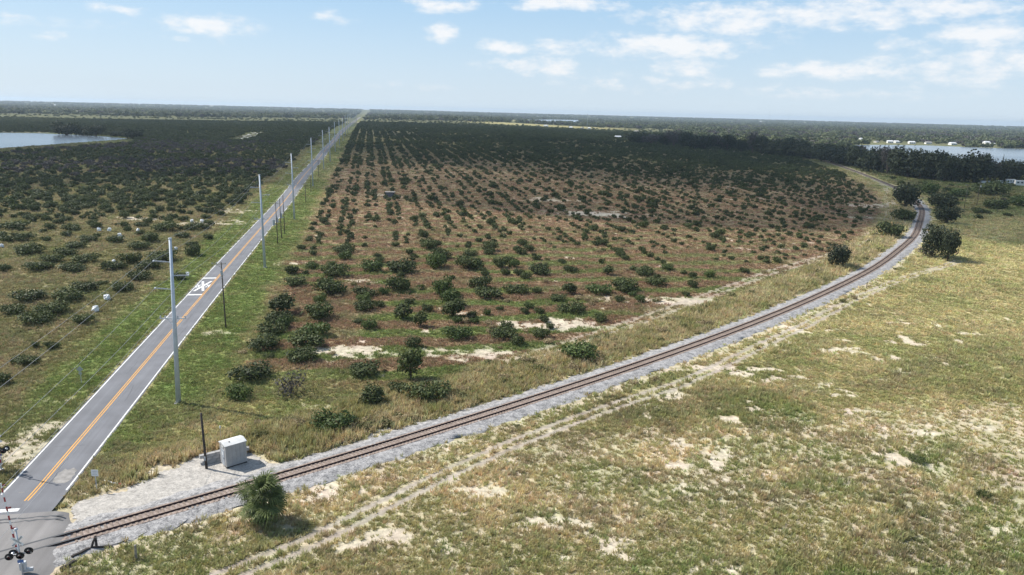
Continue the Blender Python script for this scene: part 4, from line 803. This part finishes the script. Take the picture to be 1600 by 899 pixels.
# ------------------------------------------------------------------ power line
STEEL = [(279, 630), (414, 418), (460, 343), (489, 291), (506, 265), (516, 253)]
SB = [at(*p) for p in STEEL]; SUV = [tuple(float(q) for q in road_uv(*p[:2])) for p in SB]
vm = float(np.mean([v for _, v in SUV[1:4]]))
ul = SUV[-1][0]; US_ = [SUV[0][0] - 98] + [u for u, v in SUV] + [ul + 95 * k for k in range(1, 14)]; VS_ = [SUV[0][1]] + [v for u, v in SUV] + [vm + 0 * k for k in range(13)]
def steel_pole_parts(t, detailed):
    H = 25.0; MB().tube([(0, 0, -.3), (0, 0, H)], [.38, .19], 14).build('shaft', M['steel'], t, True)
    MB().tube([(0, 0, H), (0, 0, H + .12)], [.27, .20], 12).build('top_cap', M['alu'], t)
    MB().tube([(0, 0, -.1), (0, 0, .12)], [.62, .62], 14).build('footing', M['concrete'], t)
    for s, z in ((-1, 21.6), (1, 19.6), (-1, 17.6)):                # post insulators, alternating sides
        b = MB(); L_ = 2.35 if s < 0 else 2.2; b.tube([(s * .24, 0, z), (s * L_, 0, z + .12)], .05, 6); ins = b.build('insulator_arm', M['steel'], t)
        sk = MB()
        for q in range(11): sk.tube([(s * (.7 + .13 * q), 0, z + .03 + .006 * q), (s * (.75 + .13 * q), 0, z + .03 + .006 * q)], .12, 8)
        tag(sk.build('insulator_sheds', M['porcelain'], ins), kind='stuff'); MB().box((s * L_, 0, z + .12), (.16, .5, .2)).build('conductor_clamp', M['alu'], ins)
    z = 13.2; a = MB().box((-.15, 0, z), (3.6, .14, .16)).build('crossarm', M['alu'], t)
    for x in (-1.85, -1.2, .5, 1.5): MB().tube([(x, 0, z + .08), (x, 0, z + .2), (x, 0, z + .42)], [.05, .11, .07], 8).build('pin_insulator', M['porcelain'], a)
    MB().tube([(-.95, .05, z - .05), (-.3, .05, z - .9)], .035, 5).build('crossarm_brace', M['steel'], t)
ph = -HEAD; pole0 = None; POLES = []; LEAN = {1: .036}
names = ['nearest and largest galvanised steel power pole right of the road', 'second galvanised steel power pole from the crossing', 'third galvanised steel power pole from the crossing']
for k, (u, v) in enumerate(zip(US_, VS_)):
    p = R0 + RD * u + RN * v; P = (p[0], p[1], float(zt(*p))); POLES.append(P)
    lab = 'galvanised steel power pole just out of view before the nearest one' if k == 0 else names[k - 1] if k <= 3 else f'{ordinal(k)} galvanised steel power pole from the crossing, far up the road'
    if pole0 is None:
        pole0 = thing('steel_power_pole', lab, 'power pole', P, ph, 'steel power poles along the road'); steel_pole_parts(pole0, True)
    else:
        o_ = dup(pole0, P, ph, lab)
        if k == 1: o_.rotation_euler = (0, LEAN[1], ph)
LEANV = (math.cos(ph), math.sin(ph))
def wire(label, off, z, ks, rad=.03, sag=1.6):
    b = MB(); pts = []
    for k in ks[:-1]:
        la, lb = LEAN.get(k, 0) * z, LEAN.get(k + 1, 0) * z; A, B = POLES[k], POLES[k + 1]; A = (A[0] + la * LEANV[0], A[1] + la * LEANV[1], A[2]); B = (B[0] + lb * LEANV[0], B[1] + lb * LEANV[1], B[2])
        for j in range(10):
            s = j / 10; w = [A[i] + (B[i] - A[i]) * s for i in range(3)]; pts.append((w[0] + RN[0] * off, w[1] + RN[1] * off, w[2] + z - sag * 4 * s * (1 - s)))
    A = POLES[ks[-1]]; pts.append((A[0] + RN[0] * off, A[1] + RN[1] * off, A[2] + z)); b.tube(pts, rad, 4, False); tag(b.build('overhead_wire', M['wire']), label, 'wire', 'wires of the roadside power line')
KS = list(range(0, 11))
wire('topmost thin wire joining the tips of the steel poles', 0, 25.14, KS, .014); wire('upper wire on the road side insulators of the steel poles', -2.35, 21.85, KS, .018); wire('middle wire on the grove side insulators of the steel poles', 2.2, 19.85, KS, .018); wire('lower wire on the road side insulators of the steel poles', -2.35, 17.85, KS, .018)
wire('road side wire on the low crossarms of the steel poles', -1.85, 13.65, KS, .015, 1.2); wire('grove side wire on the low crossarms of the steel poles', 1.5, 13.65, KS, .015, 1.2)

def wood_pole(label, base, H, rz, cans=0, arm=True, r0=.16, group='timber utility poles by the road'):
    t = thing('timber_utility_pole', label, 'utility pole', base, rz, group); MB().tube([(0, 0, -.3), (0, 0, H)], [r0, r0 * .66], 9).build('shaft', M['wood'], t, True)
    if arm:
        a = MB().box((-.45, .12, H - .35), (2.7, .1, .12)).build('crossarm', M['stump'], t)
        for x in (-1.7, -.9, .75): MB().tube([(x, .12, H - .3), (x, .12, H - .15), (x, .12, H)], [.04, .08, .05], 6).build('pin_insulator', M['porcelain'], a)
        MB().tube([(-.9, .06, H - .35), (-.1, .06, H - 1.1)], .03, 5).build('crossarm_brace', M['stump'], t)
    if cans == 1:
        c = MB().tube([(.05, -.42, H - 2.5), (.05, -.42, H - 1.5)], .24, 12).build('transformer', M['can'], t); MB().tube([(.05, -.42, H - 1.5), (.05, -.42, H - 1.2)], [.07, .03], 6).build('bushing', M['porcelain'], c)
    return t
def pole_h(x, yb, yt):
    p = at(x, yb); s = pxm(p); el = math.atan2(CAMH - p[2], np.hypot(p[0], p[1])); return p, (yb - yt) * s / math.cos(el) * .98
for (x, yb, yt, lab, cans, arm) in [(353, 513, 410, 'timber utility pole with transformer and crossarm beside the painted X', 1, True), (434, 382, 316, 'nearest of the three clustered timber poles behind the second steel pole', 0, True), (440, 373, 310, 'middle of the three clustered timber poles behind the second steel pole', 0, False), (445, 366, 305, 'farthest of the three clustered timber poles behind the second steel pole', 0, False),
                                    (478, 317, 286, 'thin timber pole just past the third steel pole', 0, True), (486, 301, 274, 'thin timber pole between the third and fourth steel poles', 0, True), (498, 276, 250, 'distant timber pole between the fourth and fifth steel poles', 0, True)]:
    p, H = pole_h(x, yb, yt); wood_pole(lab, p, H, ph, cans, arm)
# regulator cans hung between the three clustered poles
pa, Ha = pole_h(434, 382, 316); pb, Hb = pole_h(440, 373, 310); pc, _h = pole_h(445, 366, 305)
for k, (q, w, lab) in enumerate(((pa, -.9, 'pale regulator can on the nearest clustered timber pole'), ((pa + pb) / 2, -.5, 'pale regulator can between the nearest and middle clustered timber poles'), ((pb + pc) / 2, -.4, 'pale regulator can between the middle and farthest clustered timber poles'))):
    c = thing('voltage_regulator', lab, 'transformer', (q[0] + w, q[1], q[2]), ph, 'regulator cans on the clustered poles'); zc = Ha * .46
    body = MB().tube([(0, 0, zc), (0, 0, zc + 1.7)], .42, 12).build('tank', M['can'], c); MB().tube([(0, 0, zc + 1.7), (0, 0, zc + 2.1)], [.1, .05], 6).build('bushing', M['porcelain'], body); MB().box((.45, 0, zc + .2), (.9, .14, .14)).build('bracket', M['steel'], c)
p, H = pole_h(323, 733, 647); t = thing('bare_timber_pole', 'bare dark timber pole left of the signal shelter', 'pole', p); MB().tube([(0, 0, -.3), (-.12, 0, H)], [.17, .13], 9).build('shaft', M['oldwood'], t, True); MB().box((-.02, -.2, H * .2), (.12, .1, .5)).build('meter_box', M['can'], t)
for (x, yb, yt, lab) in ((1506, 328, 288, 'left of two slim utility poles in the right meadow'), (1526, 322, 285, 'right of two slim utility poles, with transformer, in the right meadow')):
    p, H = pole_h(x, yb, yt); wood_pole(lab, p, H, .4, 1 if x > 1510 else 0, True, .14, 'utility poles in the right meadow')

# ------------------------------------------------------------------ signal shelter
def shelter():
    a, b, c = at(354.4, 733.4), at(379.5, 725.6), at(344.5, 725.6)
    ex = (b - a)[:2]; L_ = np.hypot(*ex); rz = math.atan2(ex[1], ex[0]); W = 1.9; L_ = 2.6; H = 2.75
    n = np.array([-math.sin(rz), math.cos(rz)]); ctr = a[:2] + np.array([math.cos(rz), math.sin(rz)]) * L_ / 2 + n * W / 2
    t = thing('signal_shelter', 'small grey metal railway signal shelter on the gravel pad', 'shelter', (ctr[0], ctr[1], a[2] + .06), rz)
    MB().box((0, 0, .1), (L_ - .15, W - .15, .2)).build('base', M['dark'], t); MB().box((0, 0, .18 + H / 2), (L_, W, H)).build('wall', M['shelter'], t)
    b = MB(); o = .09; x, y, z, zr = L_ / 2 + o, W / 2 + o, .18 + H, .18 + H + .24
    b.add([(-x, -y, z + .003), (x, -y, z + .003), (x, y, z + .003), (-x, y, z + .003), (-x, -y, z + .07), (x, -y, z + .07), (x, y, z + .07), (-x, y, z + .07), (-x, 0, zr + .07), (x, 0, zr + .07)], [(3, 2, 1, 0), (0, 1, 5, 4), (2, 3, 7, 6), (4, 5, 9, 8), (6, 7, 8, 9), (1, 2, 6, 9, 5), (3, 0, 4, 8, 7)]); rf = b.build('roof', M['shelter_roof'], t)
    MB().tube([(-.55, -.35, z + .16), (-.55, -.35, z + .30)], .08, 8).build('roof_vent', M['dark'], rf)
    for xx in np.arange(-1.0, 1.01, .5): MB().box((xx, -W / 2 - .012, .18 + H / 2), (.05, .02, H - .1)).build('wall_rib', M['shelter'], t)
    d = MB().box((-L_ / 2 - .02, 0, .2 + 1.05), (.04, .95, 2.1)).build('door', M['door'], t); MB().box((-L_ / 2 - .06, -.36, 1.2), (.04, .06, .2)).build('handle', M['dark'], d); MB().box((-L_ / 2 - .045, -.05, 1.75), (.012, .32, .42)).build('notice_plate', M['sign'], d)
    MB().box((-L_ / 2 - .02, 0, 2.62), (.05, .6, .22)).build('vent', M['shelter_roof'], t)
    for sx in (-1, 1):
        for sy in (-1, 1): MB().box((sx * (L_ / 2 - .1), sy * (W / 2 - .1), .03), (.2, .2, .12)).build('foot', M['dark'], t)
    an = at(345.5, 690); k = thing('antenna_post', 'thin antenna post behind the signal shelter', 'antenna', (an[0] + 0, an[1], an[2])); MB().tube([(0, 0, -.1), (0, 0, 2.0)], .025, 6).build('mast', M['alu'], k); MB().tube([(0, 0, 1.95), (0, 0, 2.25)], [.10, .07], 8).build('antenna_head', M['sign'], k)
    # low retaining wall behind
    A, B = at(313, 727), at(384, 709); e = (B - A)[:2]; Lw = np.hypot(*e); rw = math.atan2(e[1], e[0]); w = thing('retaining_wall', 'low grey concrete block wall behind the signal shelter', 'wall', (*((A + B) / 2)[:2], A[2]), rw)
    m = MB().box((0, 0, 0), (.90, .5, .42)).mesh('block', M['concrete'])
    for row in range(3):
        nb = int(Lw / .93)
        for i in range(nb):
            x = -Lw / 2 + .93 * (i + .5 + (.5 if row % 2 else 0)); 
            if x > Lw / 2: continue
            o = obj('block', m, w, (x, random.uniform(-.02, .02) + .05 * row, .2 + .435 * row), random.uniform(-.015, .015))
shelter()

# ------------------------------------------------------------------ level crossing signals
def crossing_signal(label, base, rz, arm_lean, armlen=8.6, bell=True):
    t = thing('crossing_signal', label, 'crossing signal', base, rz, 'level crossing signals')
    MB().tube([(0, 0, -.1), (0, 0, 5.2)], .075, 10).build('mast', M['alu'], t, True); MB().tube([(0, 0, -.05), (0, 0, .25)], [.26, .2], 10).build('mast_base', M['alu'], t)
    bl = MB().tube([(0, 0, 5.2), (0, 0, 5.3), (0, 0, 5.45)], [.10, .19, .12], 10).build('bell', M['alu'], t)
    cb = thing('crossbuck', None, None); cb.parent = t; cb.location = (0, -.1, 4.15)
    for k, s in enumerate((-1, 1)):
        Mx = Matrix.Rotation(s * math.radians(45), 4, 'Y'); bd = MB().box((0, -.012 * k, 0), (1.25, .01, .24), 0, Mx).build('crossbuck_blade', M['sign'], cb)
    # lettering bars RAIL ROAD CROSSING are added as text below
    def text(s, parent, loc, rot, size):
        c = bpy.data.curves.new('lettering', 'FONT'); c.body = s; c.size = size; c.align_x = 'CENTER'; c.align_y = 'CENTER'; c.extrude = .001; o = bpy.data.objects.new('lettering', c); C.objects.link(o)
        dg = bpy.context.evaluated_depsgraph_get(); me = bpy.data.meshes.new_from_object(o.evaluated_get(dg)); bpy.data.objects.remove(o); me.materials.clear(); me.materials.append(M['dark'])
        q = obj('lettering', me, parent, loc); q.rotation_euler = rot; return q
    text('RAIL        ROAD', cb, (0, -.026, 0), (math.pi / 2, math.radians(-45), 0), .17); text('CROSSING', cb, (0, -.034, 0), (math.pi / 2, math.radians(45), 0), .17)
    ar = MB().box((0, 0, 2.75), (2.0, .08, .08)).build('light_crossarm', M['alu'], t)
    for x, y, z in ((-.78, -.22, 2.75), (.1, -.25, 2.72), (.78, .0, 2.95), (-.62, .35, 2.75), (.62, .35, 2.75)):
        f = 1 if y > .1 else -1; g = MB().tube([(x, y, z), (x, y + .03 * f, z)], .36, 20).build('light_background', M['dark'], t)
        MB().tube([(x, y + .03 * f, z), (x, y + .30 * f, z)], [.2, .17], 14, False).build('hood', M['dark'], g); MB().tube([(x, y + .035 * f, z), (x, y + .05 * f, z)], .15, 14).build('lens', M['lens'], g); MB().tube([(x, y - .02 * f, z), (x, y - .22 * f, z)], [.17, .1], 10).build('lamp_housing', M['alu'], g)
    mb = MB().box((.02, .32, 1.3), (.5, .45, .75)).build('gate_mechanism', M['alu'], t); MB().box((.02, -.12, 2.05), (.5, .02, .3)).build('emergency_plate', M['blue'], t)
    MB().box((.35, .32, .8), (.9, .2, .35)).build('counterweight', M['alu'], t)
    # raised gate arm with alternating bands
    g = thing('gate_arm', None, None); g.parent = t; g.location = (-.25, .55, 1.3); g.rotation_euler = (0, -arm_lean, 0)
    nb = 18
    for k in range(nb): MB().box((0, 0, armlen * (k + .5) / nb), (.17 - .06 * k / nb, .05, armlen / nb)).build('arm_band', M['red' if k % 2 == 0 else 'sign'], g)
    for z in (.45, .70, .97): l = MB().tube([(.1, 0, armlen * z), (.34, 0, armlen * z)], .09, 10).build('arm_lamp', M['lens'], g)
    return t
b0 = at(37, 906); crossing_signal('crossing signal with raised red and white gate at the lower left corner', b0, HEAD * -1 + .15, .06)
b1 = at(7, 736); crossing_signal('crossing signal cut off by the left frame edge beyond the stop line', (b1[0] - .35, b1[1], b1[2]), -HEAD + math.pi + .1, .02)

# ------------------------------------------------------------------ signs and small things
def sign_post(name, label, base, H): 
    t = thing(name, label, 'sign', base, 0); MB().box((0, .04, H / 2), (.07, .05, H)).build('post', M['alu'], t); return t
t = sign_post('square_sign', 'white square sign on a post between road and gravel pad', at(151.5, 768), 2.7); MB().box((0, 0, 2.35), (.82, .012, .82)).build('panel', M['sign'], t)
q = MB()
for k in range(3): MB().box((0, -.009, 2.55 - .2 * k), (.5 - .1 * (k == 1), .004, .06)).build('printed_line', M['signback'], t)
t = sign_post('diamond_sign', 'silver backed diamond sign with small plate left of the road', at(127.5, 600), 2.9); MB().box((0, 0, 2.45), (.76, .012, .76), 0, Matrix.Rotation(math.radians(45), 4, 'Y')).build('panel', M['signback'], t); MB().box((0, 0, 1.75), (.5, .012, .35)).build('plate', M['signback'], t)
p = at(213, 874); t = thing('marker_post', 'short weathered timber post in the grass below the railway', 'post', p, .3); MB().tube([(0, 0, -.2), (.03, 0, 1.55), (.03, 0, 1.6)], [.13, .12, .09], 8).build('stump', M['stump'], t)
p = at(1354, 449); t = thing('marker_post', 'thin dark post beside the ballast near the rail bend', 'post', p, .3); MB().box((0, 0, .7), (.14, .1, 1.6)).build('stump', M['oldwood'], t)
def plank(name, label, cat, pa, pb, w, h, m, z=.06):
    a, b = at(*pa), at(*pb); v = b - a; L_ = np.hypot(*v[:2]); c = (a + b) / 2; t = thing(name, label, cat, (c[0], c[1], c[2] + z), math.atan2(v[1], v[0])); 
    bb = MB(); n = 6; pr = [(-w / 2, 0), (-w * .4, h), (w * .4, h), (w / 2, 0)]
    for i in range(n + 1):
        x = L_ * (i / n - .5); y0 = .05 * math.sin(i * 1.7)
        for (py, pz) in pr: bb.v.append((x, y0 + py, pz))
    for i in range(n):
        for k in range(4): bb.f.append((i * 4 + k, i * 4 + (k + 1) % 4, i * 4 + 4 + (k + 1) % 4, i * 4 + 4 + k))
    bb.f += [(0, 1, 2, 3), (n * 4 + 3, n * 4 + 2, n * 4 + 1, n * 4)]; bb.build('beam', m, t); return t
plank('spare_rail', 'dark spare rail lying on the ballast edge behind the palm', 'rail', (501, 705), (560, 686), .22, .2, M['oldwood'], .1)
plank('old_tie', 'long dark discarded timber by the crossing corner', 'timber', (112, 873), (140, 859), .3, .22, M['oldwood'])
plank('old_tie', 'dark broken timber nearest the bottom edge by the crossing', 'timber', (95, 892), (118, 879), .32, .25, M['oldwood'])
plank('old_tie', 'dark timber trailing right of the two leaning stubs', 'timber', (142, 858), (176, 855), .26, .16, M['oldwood'])
for x, y, lean, lab in ((142, 858, .5, 'left of two dark leaning post stubs by the rails'), (151, 856, -.1, 'right of two dark leaning post stubs by the rails')):
    t = thing('leaning_stub', lab, 'post', at(x, y)); MB().tube([(0, 0, -.1), (lean * .5, .1, .75), (lean, .15, 1.25)], [.13, .12, .1], 8).build('stub', M['oldwood'], t)
t = plank('fallen_gate_arm', 'short red and white stick lying at the grass edge by the gravel pad', 'stick', (163, 754), (193, 761), .16, .06, M['sign'], .25); MB().box((.95, 0, .03), (.5, .18, .09)).build('red_band', M['red'], t)
WR = [(167, 469, 12, 'largest white wrapped sapling left of the road'), (150, 487, 13, 'white wrapped sapling nearest the camera left of the road'), (106, 369, 8, 'leftmost white wrap of the far row of saplings'), (155, 362, 8, 'second white wrap of the far row of saplings'), (171, 362, 8, 'third white wrap of the far row of saplings'), (187, 371, 9, 'white wrap just below the far row of saplings'), (216, 362, 7, 'rightmost white wrap of the far row of saplings'), (178, 411, 7, 'white wrap half hidden among bushes in mid left field'), (293, 431, 8, 'white wrap right of the nearest steel pole'), (275, 391, 7, 'white wrap just right of the tip of the nearest steel pole'), (3, 387, 8, 'white wrap at the left frame edge'), (300, 348, 7, 'white wrap left of a pair by the sandy patch'), (316, 348, 7, 'white wrap right of a pair by the sandy patch')]
def wrap_mesh(seed):
    q = np.random.default_rng(seed); b = MB(); n = 11; lv = [(0, .50), (.3, .56), (.65, .52), (.9, .50), (1.05, .38), (1.1, .12)]
    for z, rr in lv:
        for k in range(n): a = 2 * math.pi * k / n; w = rr * (1 + .22 * q.normal()); b.v.append((w * math.cos(a), w * math.sin(a), z + .09 * q.normal()))
    for i in range(len(lv) - 1):
        for k in range(n): b.f.append((i * n + k, i * n + (k + 1) % n, (i + 1) * n + (k + 1) % n, (i + 1) * n + k))
    b.f.append(tuple(range((len(lv) - 1) * n, len(lv) * n))); return b.mesh('wrap', M['bag'], False)
WM = [wrap_mesh(s) for s in range(4)]; stake = MB().tube([(0, 0, -.1), (.02, 0, 1.8)], .025, 5).mesh('stake', M['stump'])
for k, (x, y, w, lab) in enumerate(WR):
    p = at(x, y); s = w * pxm(p) * .62; t = thing('wrapped_sapling', lab, 'sapling', p, k * 1.3, 'white wrapped saplings'); t.scale = (s, s, s * 1.05); obj('wrap', WM[k % 4], t); obj('stake', stake, t)

# ------------------------------------------------------------------ buildings
def house(name, label, px, py, wpx, depth, hpx, rz=0.0, wm='wall', rm='roofw', nwin=3, cat='house', pitch=.35, group=None):
    p = at(px, py); s = pxm(p); W = wpx * s; H = hpx * s; D = depth; hw = H * .62
    t = thing(name, label, cat, (p[0], p[1] + D / 2, p[2]), rz, group); MB().box((0, 0, hw / 2 - .2), (W, D, hw + .4)).build('wall', M[wm], t)
    x, y = W / 2 + .4, D / 2 + .4; zr = hw + max(H - hw, .4)
    rf = MB().add([(-x, -y, hw + .004), (x, -y, hw + .004), (x, y, hw + .004), (-x, y, hw + .004), (-x * .85, 0, zr), (x * .85, 0, zr)], [(3, 2, 1, 0), (0, 1, 5, 4), (2, 3, 4, 5), (1, 2, 5), (3, 0, 4)]).build('roof', M[rm], t)
    for k in range(nwin):
        wx = W * ((k + .5) / nwin - .5); w = MB().box((wx, -D / 2 - .03, hw * .52), (W / nwin * .4, .06, hw * .42)).build('window' if k != nwin // 2 else 'door', M['glass'], t)
    return t
for x, y, w, h, lab in HS:
    far_ = y < 200; house('house' if 'shed' not in lab and 'barn' not in lab else 'barn', lab, x, y, w * .68, 9 if not far_ else 14, h * .68, random.uniform(-.3, .3), 'wall', 'roofg' if 'grey' in lab or random.random() < .4 else 'roofw', 3, 'house' if 'shed' not in lab and 'barn' not in lab else 'barn', group='far pale houses')
# white vehicles and roofs right of the belt
for k, (x, y, w, h, lab) in enumerate(((1595, 291, 18, 10, 'white motorhome largest at the right frame edge'), (1578, 287.5, 12, 8, 'white motorhome just left of the largest at the right edge'), (1561, 287, 9, 5, 'small white trailer under the right end of the tree belt'), (1548, 287.5, 7, 4, 'tiny white trailer left of the small one under the trees'), (1536, 287, 6, 4, 'leftmost white trailer under the tree belt'))):
    p = at(x, y); s = pxm(p); L_, H = w * s, h * s * .75; t = thing('motorhome', lab, 'motorhome', p, -.25, 'white vehicles under the trees'); MB().box((0, 0, .45 + H / 2), (L_, 2.5, H)).build('body', M['wall'], t); MB().box((0, 0, .5 + H), (L_ * .98, 2.4, .1)).build('roof', M['roofw'], t)
    for q in (-.3, 0, .3): MB().box((L_ * q, -1.26, .45 + H * .62), (L_ * .16, .03, H * .28)).build('window', M['glass'], t)
    for q in (-.3, .3): MB().tube([(L_ * q, -1.2, .4), (L_ * q, -1.0, .4)], .4, 12).build('wheel', M['dark'], t)
# shed in the grove
p = at(611, 308); t = thing('grove_shed', 'small grey pump shed with pale roof in the grove', 'shed', p, .1); MB().box((-.6, 0, 1.15), (3.6, 3, 2.5)).build('wall', M['shedw'], t); MB().box((-.4, -.2, 2.48), (4.8, 3.7, .14)).build('roof', M['shedr'], t); MB().box((1.45, -1.2, 1.1), (.5, .8, 2.2)).build('doorway', M['dark'], t); MB().box((2.3, -1.6, .35), (1.4, 1.0, .6)).build('pump_box', M['can'], t)
# masts on the horizon
for (x, yb, yt, lab) in ((917, 205, 179, 'tall lattice radio mast by the far white houses'), (1201, 193, 171, 'left thin mast on the horizon'), (1231, 194, 177, 'right thin mast on the horizon'), (1595, 199, 184, 'thin mast on the horizon at the right edge')):
    p = at(x, yb); s = pxm(p); H = (yb - yt) * s; wd = .35 * s * 1.0; t = thing('radio_mast', lab, 'mast', p); b = MB()
    for k in range(3):
        a = 2.1 * k; b.tube([(wd * math.cos(a), wd * math.sin(a), 0), (wd * .6 * math.cos(a), wd * .6 * math.sin(a), H)], .12 * wd + .05, 4)
    b.build('lattice_legs', M['steel'], t); b = MB()
    for k in range(16):
        z = H * k / 16; a, c = 2.1 * (k % 3), 2.1 * ((k + 1) % 3); b.tube([(wd * .9 * math.cos(a), wd * .9 * math.sin(a), z), (wd * .9 * math.cos(c), wd * .9 * math.sin(c), z + H / 16)], .08 * wd + .03, 4)
    b.build('lattice_braces', M['steel'], t)
    if x == 917: MB().tube([(0, 0, H * .9), (0, 0, H)], .8 * s, 8).build('antenna_array', M['alu'], t)

# ------------------------------------------------------------------ haze
def haze():
    m = bpy.data.materials.new('haze'); m.use_nodes = True; nt = m.node_tree; nt.nodes.clear(); o = nt.nodes.new('ShaderNodeOutputMaterial'); v = nt.nodes.new('ShaderNodeVolumePrincipled')
    v.inputs['Color'].default_value = (.72, .86, 1, 1); v.inputs['Density'].default_value = 7.0e-5; v.inputs['Anisotropy'].default_value = .2; nt.links.new(v.outputs[0], o.inputs['Volume'])
    b = MB().box((0, 7800, 20), (44000, 18000, 140)).build('haze', m); tag(b, 'thin blue haze over the whole landscape', kind='stuff')
haze()
